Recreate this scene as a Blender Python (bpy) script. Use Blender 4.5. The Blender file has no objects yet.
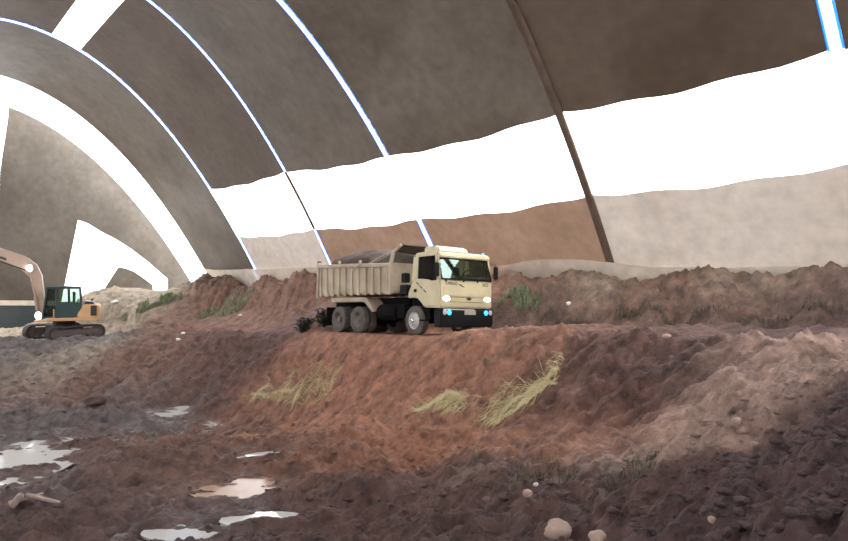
import bpy, bmesh, math, random
import numpy as np
from mathutils import Vector, Matrix
C = bpy.context.scene.collection
S = bpy.context.scene
random.seed(7); RS = np.random.RandomState(11)
# ------------------------------------------------------------------ camera, sky, exposure
F, CX, CY = 665.0, 424.0, 271.0              # focal length in px, principal point, eye level row
cam_d = bpy.data.cameras.new('camera'); cam = bpy.data.objects.new('camera', cam_d); C.objects.link(cam)
cam_d.sensor_width = 36; cam_d.lens = 36 * F / 848; cam_d.clip_end = 500
cam_d.shift_y = (CY - 270.5) / 848
cam.location = (0, 0, 0); cam.rotation_euler = (math.pi / 2, 0, 0)
S.camera = cam
w = bpy.data.worlds.new('overcast_sky'); S.world = w; w.use_nodes = True
bg = w.node_tree.nodes['Background']
bg.inputs['Color'].default_value = (0.97, 0.985, 1.0, 1); bg.inputs['Strength'].default_value = 7.0
vs = S.view_settings
S.display_settings.display_device = 'sRGB'
vs.view_transform = 'Standard'; vs.look = 'None'; vs.gamma = 1; vs.use_curve_mapping = False
vs.exposure = 0.2
S.cycles.use_denoising = True
S.cycles.max_bounces = 10; S.cycles.diffuse_bounces = 6; S.cycles.transmission_bounces = 6; S.cycles.transparent_max_bounces = 8

# ------------------------------------------------------------------ hall frame: c runs along the hall, u inwards from the right wall
TH = math.radians(40.47); ST, CT = math.sin(TH), math.cos(TH); D0 = 20.0
def W(c, u, z): return Vector((CT * (D0 - u) - ST * c, ST * (D0 - u) + CT * c, z))
def CU(X, Y): return -ST * X + CT * Y, D0 - (CT * X + ST * Y)
def at(px, py, Y): return Vector(((px - CX) / F * Y, Y, -(py - CY) / F * Y))

# ------------------------------------------------------------------ helpers
def tag(o, label=None, cat=None, group=None, kind=None):
    if label: o['label'] = label
    if cat: o['category'] = cat
    if group: o['group'] = group
    if kind: o['kind'] = kind
    return o
def empty(name, loc=(0, 0, 0), mat=None):
    o = bpy.data.objects.new(name, None); C.objects.link(o); o.empty_display_size = .3
    if mat is not None: o.matrix_world = mat
    else: o.location = loc
    return o
def obj(name, bm, m, parent=None, smooth=False, autos=None):
    me = bpy.data.meshes.new(name)
    bmesh.ops.recalc_face_normals(bm, faces=bm.faces)
    bm.to_mesh(me); bm.free()
    if smooth:
        me.polygons.foreach_set('use_smooth', [True] * len(me.polygons))
        if autos: me.set_sharp_from_angle(angle=math.radians(autos))
    me.materials.append(m)
    o = bpy.data.objects.new(name, me); C.objects.link(o)
    if parent: o.parent = parent
    return o
def mesh_np(name, V, Fq, m, parent=None, smooth=False, colors=None, attrs=None):
    V = np.asarray(V, np.float32); Fq = np.asarray(Fq, np.int32); k = Fq.shape[1]
    me = bpy.data.meshes.new(name)
    me.vertices.add(len(V)); me.vertices.foreach_set('co', V.ravel())
    me.loops.add(Fq.size); me.loops.foreach_set('vertex_index', Fq.ravel())
    me.polygons.add(len(Fq)); me.polygons.foreach_set('loop_start', np.arange(0, Fq.size, k, dtype=np.int32))
    me.polygons.foreach_set('loop_total', np.full(len(Fq), k, np.int32))
    if smooth: me.polygons.foreach_set('use_smooth', np.ones(len(Fq), bool))
    me.update(calc_edges=True)
    if colors is not None:
        a = me.color_attributes.new('soil', 'FLOAT_COLOR', 'POINT')
        a.data.foreach_set('color', np.concatenate([colors, np.ones((len(V), 1))], 1).astype(np.float32).ravel())
    for n_, v_ in (attrs or {}).items():
        a = me.attributes.new(n_, 'FLOAT', 'POINT'); a.data.foreach_set('value', np.asarray(v_, np.float32))
    me.materials.append(m)
    o = bpy.data.objects.new(name, me); C.objects.link(o)
    if parent: o.parent = parent
    return o
def bevel(bm, r, seg=1, ang=30):
    es = [e for e in bm.edges if len(e.link_faces) == 2 and e.calc_face_angle(0) > math.radians(ang)]
    if es: bmesh.ops.bevel(bm, geom=es, offset=r, segments=seg, affect='EDGES', clamp_overlap=True)
    return bm
def add(bm, other):
    me = bpy.data.meshes.new('t'); other.to_mesh(me); other.free(); bm.from_mesh(me); bpy.data.meshes.remove(me); return bm
def box(x0, x1, y0, y1, z0, z1, b=0.0, seg=1, bm=None):
    t = bmesh.new(); bmesh.ops.create_cube(t, size=1)
    for v in t.verts: v.co = Vector(((x0 + x1) / 2 + v.co.x * (x1 - x0), (y0 + y1) / 2 + v.co.y * (y1 - y0), (z0 + z1) / 2 + v.co.z * (z1 - z0)))
    if b: bevel(t, b, seg)
    return add(bm, t) if bm else t
def prism(pts, a0, a1, axis='y', b=0.0, bm=None, seg=1):
    t = bmesh.new()
    def mk(p, a): return (p[0], a, p[1]) if axis == 'y' else ((a, p[0], p[1]) if axis == 'x' else (p[0], p[1], a))
    A = [t.verts.new(mk(p, a0)) for p in pts]; B = [t.verts.new(mk(p, a1)) for p in pts]
    t.faces.new(A); t.faces.new(B[::-1]); n = len(pts)
    for i in range(n): t.faces.new((A[i], B[i], B[(i + 1) % n], A[(i + 1) % n]))
    bmesh.ops.recalc_face_normals(t, faces=t.faces)
    if b: bevel(t, b, seg)
    return add(bm, t) if bm else t
def basis(d):
    d = Vector(d).normalized(); up = Vector((0, 0, 1)) if abs(d.z) < .95 else Vector((1, 0, 0))
    x = d.cross(up).normalized(); return x, d.cross(x).normalized(), d
def tube(pts, r, n=10, bm=None, caps=True):
    t = bmesh.new(); pts = [Vector(p) for p in pts]; rs = r if isinstance(r, (list, tuple)) else [r] * len(pts); rings = []
    for i, p in enumerate(pts):
        d = (pts[min(i + 1, len(pts) - 1)] - pts[max(i - 1, 0)]); x, y, _ = basis(d)
        rings.append([t.verts.new(p + x * rs[i] * math.cos(2 * math.pi * k / n) + y * rs[i] * math.sin(2 * math.pi * k / n)) for k in range(n)])
    for i in range(len(rings) - 1):
        for k in range(n): t.faces.new((rings[i][k], rings[i][(k + 1) % n], rings[i + 1][(k + 1) % n], rings[i + 1][k]))
    if caps: t.faces.new(rings[0][::-1]); t.faces.new(rings[-1])
    return add(bm, t) if bm else t
def bar(p0, p1, wd, ht, b=0.0, bm=None, up=(0, 0, 1)):
    p0, p1 = Vector(p0), Vector(p1); d = (p1 - p0).normalized(); u_ = Vector(up)
    x = d.cross(u_); x = x.normalized() if x.length > 1e-4 else Vector((1, 0, 0)); y = x.cross(d).normalized(); t = bmesh.new()
    q = []
    for p in (p0, p1):
        q.append([t.verts.new(p + x * sx * wd / 2 + y * sy * ht / 2) for sx, sy in ((-1, -1), (1, -1), (1, 1), (-1, 1))])
    t.faces.new(q[0][::-1]); t.faces.new(q[1])
    for k in range(4): t.faces.new((q[0][k], q[0][(k + 1) % 4], q[1][(k + 1) % 4], q[1][k]))
    bmesh.ops.recalc_face_normals(t, faces=t.faces)
    if b: bevel(t, b)
    return add(bm, t) if bm else t
def lathe(prof, org, ax, n=28, bm=None, closed=False):
    t = bmesh.new(); x, y, d = basis(ax); org = Vector(org); rings = []
    for r, a in prof:
        rings.append([t.verts.new(org + d * a + x * r * math.cos(2 * math.pi * k / n) + y * r * math.sin(2 * math.pi * k / n)) for k in range(n)])
    m_ = len(rings)
    for i in range(m_ if closed else m_ - 1):
        j = (i + 1) % m_
        for k in range(n): t.faces.new((rings[i][k], rings[i][(k + 1) % n], rings[j][(k + 1) % n], rings[j][k]))
    if not closed:
        t.faces.new(rings[0][::-1]); t.faces.new(rings[-1])
    return add(bm, t) if bm else t
def panel(pts, th, bm=None):                      # polygon of 3-D points with a thickness
    t = bmesh.new(); P = [Vector(p) for p in pts]; nrm = (P[1] - P[0]).cross(P[2] - P[0]).normalized() * th
    A = [t.verts.new(p) for p in P]; B = [t.verts.new(p + nrm) for p in P]
    t.faces.new(A[::-1]); t.faces.new(B)
    for i in range(len(P)): t.faces.new((A[i], A[(i + 1) % len(P)], B[(i + 1) % len(P)], B[i]))
    return add(bm, t) if bm else t
def text_obj(name, s, size, m, parent, mtx, ext=.004, shear=0):
    cu = bpy.data.curves.new(name, 'FONT'); cu.body = s; cu.size = size; cu.extrude = ext; cu.align_x = 'CENTER'; cu.align_y = 'CENTER'; cu.shear = shear
    cu.materials.append(m); t_ = bpy.data.objects.new(name, cu); C.objects.link(t_); me = bpy.data.meshes.new_from_object(t_.evaluated_get(bpy.context.evaluated_depsgraph_get())); bpy.data.objects.remove(t_)
    me.materials.clear(); me.materials.append(m); o = bpy.data.objects.new(name, me); C.objects.link(o); o.parent = parent; o.matrix_local = mtx; return o

# noise on arrays
def _h(ix, iy, s):
    n = (ix.astype(np.int64) * 374761393 + iy.astype(np.int64) * 668265263 + s * 1442695041) & 0xffffffff
    n = ((n ^ (n >> 13)) * 1274126177) & 0xffffffff; n = n ^ (n >> 16)
    return (n & 0xffff) / 65535.0
def vn(x, y, s=0):
    x = np.asarray(x, float); y = np.asarray(y, float)
    ix = np.floor(x); iy = np.floor(y); fx = x - ix; fy = y - iy; fx = fx * fx * (3 - 2 * fx); fy = fy * fy * (3 - 2 * fy)
    a = _h(ix, iy, s); b = _h(ix + 1, iy, s); c = _h(ix, iy + 1, s); d = _h(ix + 1, iy + 1, s)
    return (a * (1 - fx) + b * fx) * (1 - fy) + (c * (1 - fx) + d * fx) * fy - .5
def fbm(x, y, s=0, o=4, g=.5):
    r = 0; a = 1
    for i in range(o): r = r + a * vn(x * 2 ** i + 17.3 * i, y * 2 ** i - 9.1 * i, s + i); a *= g
    return r

# ------------------------------------------------------------------ materials
def mat(name, col, rough=.6, metal=0, var=.15, scale=3, dirt=None, dirt_amt=.5, bump=0, bscale=30, emit=None, estr=0, spec=.5):
    m = bpy.data.materials.new(name); m.use_nodes = True; nt = m.node_tree; p = nt.nodes['Principled BSDF']
    p.inputs['Roughness'].default_value = rough; p.inputs['Metallic'].default_value = metal; p.inputs['Specular IOR Level'].default_value = spec
    tc = nt.nodes.new('ShaderNodeTexCoord'); no = nt.nodes.new('ShaderNodeTexNoise'); no.inputs['Scale'].default_value = scale; no.inputs['Detail'].default_value = 6
    nt.links.new(tc.outputs['Object'], no.inputs['Vector'])
    rp = nt.nodes.new('ShaderNodeValToRGB'); c2 = dirt or [c * (1 - var) for c in col]
    rp.color_ramp.elements[0].position = .35; rp.color_ramp.elements[1].position = .65
    lo = [c * (1 - dirt_amt) + d_ * dirt_amt for c, d_ in zip(col, c2)] if dirt else c2
    rp.color_ramp.elements[0].color = (*lo, 1); rp.color_ramp.elements[1].color = (*col, 1)
    nt.links.new(no.outputs['Fac'], rp.inputs['Fac']); nt.links.new(rp.outputs['Color'], p.inputs['Base Color'])
    if bump:
        n2 = nt.nodes.new('ShaderNodeTexNoise'); n2.inputs['Scale'].default_value = bscale; n2.inputs['Detail'].default_value = 5; nt.links.new(tc.outputs['Object'], n2.inputs['Vector'])
        b_ = nt.nodes.new('ShaderNodeBump'); b_.inputs['Strength'].default_value = bump; b_.inputs['Distance'].default_value = .05
        nt.links.new(n2.outputs['Fac'], b_.inputs['Height']); nt.links.new(b_.outputs['Normal'], p.inputs['Normal'])
    if emit:
        p.inputs['Emission Color'].default_value = (*emit, 1); p.inputs['Emission Strength'].default_value = estr
    return m
def fabric(name, col, dirt, trans=.04):
    m = bpy.data.materials.new(name); m.use_nodes = True; nt = m.node_tree; nt.nodes.clear(); N = nt.nodes.new; L = nt.links.new
    out = N('ShaderNodeOutputMaterial'); tc = N('ShaderNodeTexCoord'); n1 = N('ShaderNodeTexNoise'); n1.inputs['Scale'].default_value = .28; n1.inputs['Detail'].default_value = 8; n1.inputs['Roughness'].default_value = .62
    mp = N('ShaderNodeMapping'); mp.inputs['Rotation'].default_value = (0, 0, TH); L(tc.outputs['Object'], mp.inputs['Vector']); L(mp.outputs['Vector'], n1.inputs['Vector'])
    rp = N('ShaderNodeValToRGB'); rp.color_ramp.elements[0].position = .30; rp.color_ramp.elements[1].position = .72
    rp.color_ramp.elements[0].color = (*dirt, 1); rp.color_ramp.elements[1].color = (*col, 1); L(n1.outputs['Fac'], rp.inputs['Fac'])
    n2 = N('ShaderNodeTexNoise'); n2.inputs['Scale'].default_value = 2.5; n2.inputs['Detail'].default_value = 6; L(mp.outputs['Vector'], n2.inputs['Vector'])
    mr = N('ShaderNodeMapRange'); mr.inputs['From Min'].default_value = .3; mr.inputs['From Max'].default_value = .7; mr.inputs['To Min'].default_value = .86; mr.inputs['To Max'].default_value = 1.1; L(n2.outputs['Fac'], mr.inputs['Value'])
    mx = N('ShaderNodeMix'); mx.data_type = 'RGBA'; mx.blend_type = 'MULTIPLY'; mx.inputs['Factor'].default_value = 1; L(rp.outputs['Color'], mx.inputs['A']); L(mr.outputs['Result'], mx.inputs['B'])
    d = N('ShaderNodeBsdfPrincipled'); d.inputs['Roughness'].default_value = .55; d.inputs['Specular IOR Level'].default_value = .35; L(mx.outputs['Result'], d.inputs['Base Color'])
    bp = N('ShaderNodeBump'); bp.inputs['Strength'].default_value = .25; bp.inputs['Distance'].default_value = .3; L(n1.outputs['Fac'], bp.inputs['Height']); L(bp.outputs['Normal'], d.inputs['Normal'])
    t = N('ShaderNodeBsdfTranslucent'); L(mx.outputs['Result'], t.inputs['Color'])
    mi = N('ShaderNodeMixShader'); mi.inputs['Fac'].default_value = trans; L(d.outputs[0], mi.inputs[1]); L(t.outputs[0], mi.inputs[2]); L(mi.outputs[0], out.inputs['Surface'])
    return m
def film(name, col, clear=.5):                      # translucent roof film: part scatters, part lets the sky straight through
    m = bpy.data.materials.new(name); m.use_nodes = True; nt = m.node_tree; nt.nodes.clear(); N = nt.nodes.new; L = nt.links.new
    out = N('ShaderNodeOutputMaterial'); t = N('ShaderNodeBsdfTranslucent'); t.inputs['Color'].default_value = (*col, 1)
    c = N('ShaderNodeBsdfTransparent'); c.inputs['Color'].default_value = (*col, 1)
    mi = N('ShaderNodeMixShader'); mi.inputs['Fac'].default_value = clear; L(t.outputs[0], mi.inputs[1]); L(c.outputs[0], mi.inputs[2]); L(mi.outputs[0], out.inputs['Surface'])
    return m
def glass(name, tint, refl=.12, rc=(1, 1, 1)):
    m = bpy.data.materials.new(name); m.use_nodes = True; nt = m.node_tree; nt.nodes.clear(); N = nt.nodes.new; L = nt.links.new
    out = N('ShaderNodeOutputMaterial'); c = N('ShaderNodeBsdfTransparent'); c.inputs['Color'].default_value = (*tint, 1)
    g = N('ShaderNodeBsdfGlossy'); g.inputs['Roughness'].default_value = .03; g.inputs['Color'].default_value = (*rc, 1)
    fr = N('ShaderNodeFresnel'); fr.inputs['IOR'].default_value = 1.5
    ma = N('ShaderNodeMath'); ma.operation = 'ADD'; ma.inputs[1].default_value = refl; ma.use_clamp = True; L(fr.outputs[0], ma.inputs[0])
    mi = N('ShaderNodeMixShader'); L(ma.outputs[0], mi.inputs['Fac']); L(c.outputs[0], mi.inputs[1]); L(g.outputs[0], mi.inputs[2]); L(mi.outputs[0], out.inputs['Surface'])
    return m
def soil_mat():
    m = bpy.data.materials.new('soil'); m.use_nodes = True; nt = m.node_tree; N = nt.nodes.new; L = nt.links.new; p = nt.nodes['Principled BSDF']
    at_ = N('ShaderNodeAttribute'); at_.attribute_name = 'soil'; we = N('ShaderNodeAttribute'); we.attribute_name = 'wet'
    tc = N('ShaderNodeTexCoord')
    n1 = N('ShaderNodeTexNoise'); n1.inputs['Scale'].default_value = 2.2; n1.inputs['Detail'].default_value = 9; n1.inputs['Roughness'].default_value = .68; L(tc.outputs['Object'], n1.inputs['Vector'])
    mr = N('ShaderNodeMapRange'); mr.inputs['From Min'].default_value = .32; mr.inputs['From Max'].default_value = .7; mr.inputs['To Min'].default_value = .42; mr.inputs['To Max'].default_value = 1.6; L(n1.outputs['Fac'], mr.inputs['Value'])
    mx = N('ShaderNodeMix'); mx.data_type = 'RGBA'; mx.blend_type = 'MULTIPLY'; mx.inputs['Factor'].default_value = 1; L(at_.outputs['Color'], mx.inputs['A']); L(mr.outputs['Result'], mx.inputs['B'])
    n3 = N('ShaderNodeTexNoise'); n3.inputs['Scale'].default_value = 9; n3.inputs['Detail'].default_value = 8; n3.inputs['Roughness'].default_value = .75; L(tc.outputs['Object'], n3.inputs['Vector'])
    rp = N('ShaderNodeValToRGB'); rp.color_ramp.elements[0].position = .60; rp.color_ramp.elements[1].position = .74; rp.color_ramp.elements[0].color = (0, 0, 0, 1); rp.color_ramp.elements[1].color = (1, 1, 1, 1); L(n3.outputs['Fac'], rp.inputs['Fac'])
    mx2 = N('ShaderNodeMix'); mx2.data_type = 'RGBA'; mx2.inputs['B'].default_value = (.36, .27, .22, 1); L(rp.outputs['Color'], mx2.inputs['Factor']); L(mx.outputs['Result'], mx2.inputs['A'])
    mf = N('ShaderNodeMath'); mf.operation = 'MULTIPLY'; mf.inputs[1].default_value = .45; L(rp.outputs['Color'], mf.inputs[0]); L(mf.outputs[0], mx2.inputs['Factor'])
    L(mx2.outputs['Result'], p.inputs['Base Color'])
    ro = N('ShaderNodeMapRange'); ro.inputs['To Min'].default_value = .85; ro.inputs['To Max'].default_value = .22; L(we.outputs['Fac'], ro.inputs['Value']); L(ro.outputs['Result'], p.inputs['Roughness'])
    p.inputs['Specular IOR Level'].default_value = .4
    b = N('ShaderNodeBump'); b.inputs['Strength'].default_value = 1.0; b.inputs['Distance'].default_value = .10; L(n3.outputs['Fac'], b.inputs['Height']); L(b.outputs['Normal'], p.inputs['Normal'])
    return m
M = dict(
    soil=soil_mat(),
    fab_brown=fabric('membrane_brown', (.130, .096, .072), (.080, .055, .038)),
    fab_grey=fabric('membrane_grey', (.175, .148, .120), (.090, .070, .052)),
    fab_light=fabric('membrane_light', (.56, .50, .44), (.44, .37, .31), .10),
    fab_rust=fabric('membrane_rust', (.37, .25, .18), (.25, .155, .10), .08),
    cord=mat('seam_cord', (.10, .06, .04), .8, dirt=(.17, .12, .09), scale=2),
    skirt=fabric('skirt_cloth', (.93, .85, .73), (.80, .70, .58), .2),
    teal=mat('dark_teal', (.035, .05, .055), .6, dirt=(.07, .08, .08), scale=1.1, bump=.4, bscale=3),
    film=film('clear_roof_film', (.93, .94, .95)), film_blue=film('blue_fringe_film', (.10, .30, .80), .6),
    film_seam=film('seam_film', (.80, .90, .98), .6),
    cream=mat('cream_paint', (.62, .54, .335), .45, dirt=(.52, .42, .26), scale=1.6, dirt_amt=.7),
    cream2=mat('bed_paint', (.50, .42, .30), .6, dirt=(.34, .25, .17), scale=1.3, dirt_amt=.8, bump=.15),
    black=mat('black_plastic', (.007, .007, .008), .7, dirt=(.014, .012, .011), scale=3, spec=.2),
    under=mat('dark_chassis', (.006, .006, .006), .95, dirt=(.012, .010, .009), scale=3, spec=.1),
    tyre=mat('dusty_tyre', (.085, .075, .065), .9, dirt=(.16, .13, .105), scale=4, bump=.3),
    rim=mat('dusty_rim', (.22, .20, .175), .55, .3, dirt=(.12, .10, .08), scale=5),
    rim_w=mat('pale_rim', (.62, .60, .56), .4, .3, dirt=(.3, .27, .23), scale=6),
    glass=glass('tinted_glass', (.55, .72, .64), .10), glass_w=glass('windshield_glass', (.55, .72, .64), .10, (.72, .95, .84)), glass_d=glass('dark_glass', (.30, .40, .38), .03),
    seat=mat('seat_cloth', (.02, .021, .024), .9), trimd=mat('dash_plastic', (.03, .03, .033), .7),
    lens=mat('headlamp_on', (.9, .9, .9), .2, emit=(1, .97, .92), estr=14), lensw=mat('warm_headlamp_on', (.9, .85, .8), .2, emit=(1, .78, .55), estr=10),
    blue=mat('blue_lamp_on', (.02, .12, .6), .2, emit=(.03, .28, 1.0), estr=3.2), work=mat('work_lamp_on', (.9, .9, .95), .2, emit=(.86, .90, 1), estr=22),
    clearlens=mat('clear_lens', (.55, .52, .45), .25), plate=mat('number_plate', (.40, .37, .31), .5, dirt=(.25, .2, .16), scale=12),
    ink=mat('dark_lettering', (.045, .04, .035), .5), emblem=mat('dark_emblem', (.06, .05, .04), .35, .5),
    chrome=mat('bright_metal', (.6, .6, .6), .25, 1), load=mat('dark_soil_load', (.095, .06, .042), .95, dirt=(.05, .03, .02), scale=3, bump=.8, bscale=8),
    tarp=mat('truck_tarp', (.10, .08, .06), .8, dirt=(.05, .04, .03), scale=3, bump=.3, bscale=8),
    orange=mat('excavator_paint', (.62, .36, .17), .5, dirt=(.48, .27, .13), scale=1.5), orange_d=mat('boom_paint', (.52, .37, .27), .55, dirt=(.38, .26, .19), scale=1.2),
    cabgreen=mat('cab_frame', (.012, .035, .035), .5, dirt=(.02, .045, .045)), track=mat('track_steel', (.035, .027, .026), .8, .2, dirt=(.07, .052, .048), scale=4, bump=.4),
    trackmud=mat('muddy_track_frame', (.10, .075, .068), .9, dirt=(.06, .045, .04), scale=4, bump=.5),
    louver=mat('louver_metal', (.09, .075, .06), .6, .3), steel=mat('cylinder_steel', (.07, .06, .055), .4, .7),
    straw=mat('dry_straw', (.58, .48, .25), .8, dirt=(.42, .32, .16), scale=2), green=mat('weed_green', (.17, .20, .11), .8, dirt=(.21, .20, .10), scale=.8),
    weed=mat('dull_weeds', (.115, .088, .058), .9, dirt=(.07, .052, .034), scale=1), leaf=mat('dark_leaf', (.018, .02, .012), .8), twig=mat('dark_twig', (.03, .022, .015), .9),
    stone=mat('pale_stone', (.36, .25, .20), .85, dirt=(.22, .14, .11), scale=5, bump=.4, bscale=14), white=mat('white_stone', (.72, .67, .60), .8, dirt=(.5, .45, .38), scale=6, bump=.3, bscale=14),
    clod=mat('dark_clod', (.085, .05, .04), .95, dirt=(.05, .03, .025), scale=5, bump=.6, bscale=14), bark=mat('pale_splintered_wood', (.30, .22, .18), .9, dirt=(.15, .10, .08), scale=6, bump=.5, bscale=20),
)
def water(name, col, rough):
    m = bpy.data.materials.new(name); m.use_nodes = True; nt = m.node_tree; N = nt.nodes.new; L = nt.links.new; p = nt.nodes['Principled BSDF']
    p.inputs['Base Color'].default_value = (*col, 1); p.inputs['Roughness'].default_value = rough; p.inputs['IOR'].default_value = 1.33; p.inputs['Specular IOR Level'].default_value = 1.0
    tc = N('ShaderNodeTexCoord'); n1 = N('ShaderNodeTexNoise'); n1.inputs['Scale'].default_value = 3; n1.inputs['Detail'].default_value = 3; L(tc.outputs['Object'], n1.inputs['Vector'])
    b = N('ShaderNodeBump'); b.inputs['Strength'].default_value = .12; b.inputs['Distance'].default_value = .05; L(n1.outputs['Fac'], b.inputs['Height']); L(b.outputs['Normal'], p.inputs['Normal'])
    return m
M['water'] = water('muddy_sheen_water', (.46, .43, .40), .10); M['water_brown'] = water('brown_water', (.34, .21, .14), .25); M['water_brown'].node_tree.nodes['Principled BSDF'].inputs['Specular IOR Level'].default_value = .35  # pale muddy base colour also carries part of the bright reflection

# ------------------------------------------------------------------ ground: thin-plate surface through surveyed points
T_POS = np.array([0.5586, 23.689, -2.2878]); T_YAW, T_PIT, T_ROL = math.radians(-50.65), math.radians(-2.68), math.radians(-2.96)
T_MAT = Matrix.Translation(T_POS) @ Matrix.Rotation(T_YAW, 4, 'Z') @ Matrix.Rotation(T_PIT, 4, 'Y') @ Matrix.Rotation(T_ROL, 4, 'X')
def by_u(px, py, u):
    t = (px - CX) / F; Y = (D0 - u) / (CT * t + ST); return (t * Y, Y, -(py - CY) / F * Y)
def by_z(px, py, z):
    Y = -z * F / (py - CY); return ((px - CX) / F * Y, Y, z)
def by_y(px, py, Y): return ((px - CX) / F * Y, Y, -(py - CY) / F * Y)
CTRL = [by_u(px, py, .55) for px, py in ((848, 273), (827, 273), (736, 272), (688, 273), (645, 275.5), (610, 276), (571, 272), (532, 276), (493, 276), (440, 275), (380, 274), (314, 275.5), (299, 272.5), (265, 276), (229, 277.5), (209, 282))]
CTRL += [by_u(px, py, 2.6) for px, py in ((848, 316), (760, 319), (650, 322), (560, 327), (520, 329))]
CTRL += [by_u(px, py, 6.0) for px, py in ((848, 352), (740, 346), (640, 338), (560, 335), (510, 334.5), (460, 335), (413, 336), (370, 336.5), (340, 337), (275, 338))]
CTRL += [by_u(px, py, 8.2) for px, py in ((300, 408), (350, 410), (400, 411), (480, 413), (540, 414))]
CTRL += [by_u(240, 319, 3.3), by_u(200, 318, 3.3), by_u(265, 325, 3.4), by_u(290, 327, 3.4), by_u(240, 334, 6.0), by_u(200, 332, 6.4), by_u(150, 333, 7.6), by_u(170, 300, 1.9), by_u(240, 300, 1.9), by_u(275, 300, 1.9),
         by_y(144, 290, 49), by_y(90, 295, 46), by_y(120, 312, 44), by_y(40, 331, 44), by_y(0, 331, 45), by_y(20, 330, 47), by_y(-40, 331, 44), by_y(155, 318, 41),
         by_y(110, 337, 38.5), by_y(80, 337.5, 38.5), by_y(50, 338, 38.5), by_y(20, 337, 39), by_y(75, 338.5, 36), by_y(30, 339, 36), by_y(0, 339, 36), by_y(110, 338, 35.5),
         by_z(60, 385, -4.95), by_z(0, 388, -4.95), by_z(120, 388, -4.95), by_z(190, 390, -4.95), by_z(250, 396, -4.85),
         by_z(0, 450, -4.85), by_z(100, 440, -4.85), by_z(200, 440, -4.7), by_z(200, 480, -4.5), by_z(0, 541, -4.55), by_z(100, 541, -4.45), by_z(200, 541, -4.3), by_z(330, 541, -4.1), by_z(424, 541, -3.75),
         by_z(330, 440, -4.35), by_z(424, 440, -4.1), by_z(424, 480, -3.95), by_z(520, 541, -3.35), by_z(600, 541, -3.0), by_z(700, 541, -2.55), by_z(848, 541, -1.95),
         by_z(500, 460, -3.6), by_z(560, 470, -3.35), by_z(600, 459, -3.2), by_z(640, 430, -2.95), by_z(694, 420, -2.45), by_z(650, 395, -2.5), by_z(686, 482, -2.6), by_z(780, 480, -2.1), by_z(848, 450, -1.9), by_z(848, 400, -1.68), by_z(795, 405, -1.85), by_z(756, 447, -2.25), by_z(790, 360, -1.55),
         (0, 0, -1.75), (-3, -3, -1.7), (4, 0, -1.6), (0, 4.5, -2.5), (-5, 5, -3.3), (2.6, 3, -1.8), (-14, 2, -3.3), (10, -10, -1.3), (-10, -12, -1.8), (0, -25, -1.5), (-22, 15, -4.6), (-30, 28, -4.6), (-35, 5, -3.5), (-32, 42, -3.6), (-45, 30, -3), (15, -25, -.8), (-45, 60, -2), (-20, 62, -1.5), (12, 8, -1.35), (18, 8, -.6), (12, 30, -.7), *[tuple(W(c_, -1.6, -.7)) for c_ in range(-8, 48, 5)], (-5, 45, -.6)]
CTRL = np.array(CTRL)
def _tps():
    P = CTRL[:, :2] / 10; n = len(P); r = np.linalg.norm(P[:, None] - P[None], axis=2)
    K = np.where(r > 0, r * r * np.log(r + 1e-12), 0) + 2e-4 * np.eye(n); A = np.hstack([np.ones((n, 1)), P])
    L_ = np.block([[K, A], [A.T, np.zeros((3, 3))]]); return np.linalg.solve(L_, np.concatenate([CTRL[:, 2], np.zeros(3)]))
_w = _tps()
def tps(X, Y):
    x = np.ravel(X) / 10; y = np.ravel(Y) / 10; z = _w[-3] + _w[-2] * x + _w[-1] * y
    for i in range(len(CTRL)):
        r2 = (x - CTRL[i, 0] / 10) ** 2 + (y - CTRL[i, 1] / 10) ** 2; z = z + _w[i] * .5 * r2 * np.log(r2 + 1e-12)
    return z.reshape(np.shape(X))
def sm(a, b, x): t = np.clip((x - a) / (b - a), 0, 1); return t * t * (3 - 2 * t)
PUD = []                                            # x, y, z, rx, ry, seed (filled below)
def base_z(X, Y):
    z = tps(X, Y)
    # level pad under the truck, in the truck's own plane
    dx = X - T_POS[0]; dy = Y - T_POS[1]; a = dx * math.cos(T_YAW) + dy * math.sin(T_YAW); b = -dx * math.sin(T_YAW) + dy * math.cos(T_YAW)
    nrm = T_MAT.to_3x3() @ Vector((0, 0, 1)); zp = T_POS[2] - (nrm.x * dx + nrm.y * dy) / nrm.z
    k = sm(2.3, 1.3, np.abs(b)) * sm(5.2, 3.2, np.abs(a + 2.2)); z = z * (1 - k) + zp * k
    ex = np.hypot(X - E_POS[0], Y - E_POS[1]); k = sm(4.5, 2.6, ex); z = z * (1 - k) + (E_POS[2]) * k
    return z
E_Y = 40.0; E_POS = ((76.7 - CX) / F * E_Y, E_Y, -(338.5 - CY) / F * E_Y)
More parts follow.
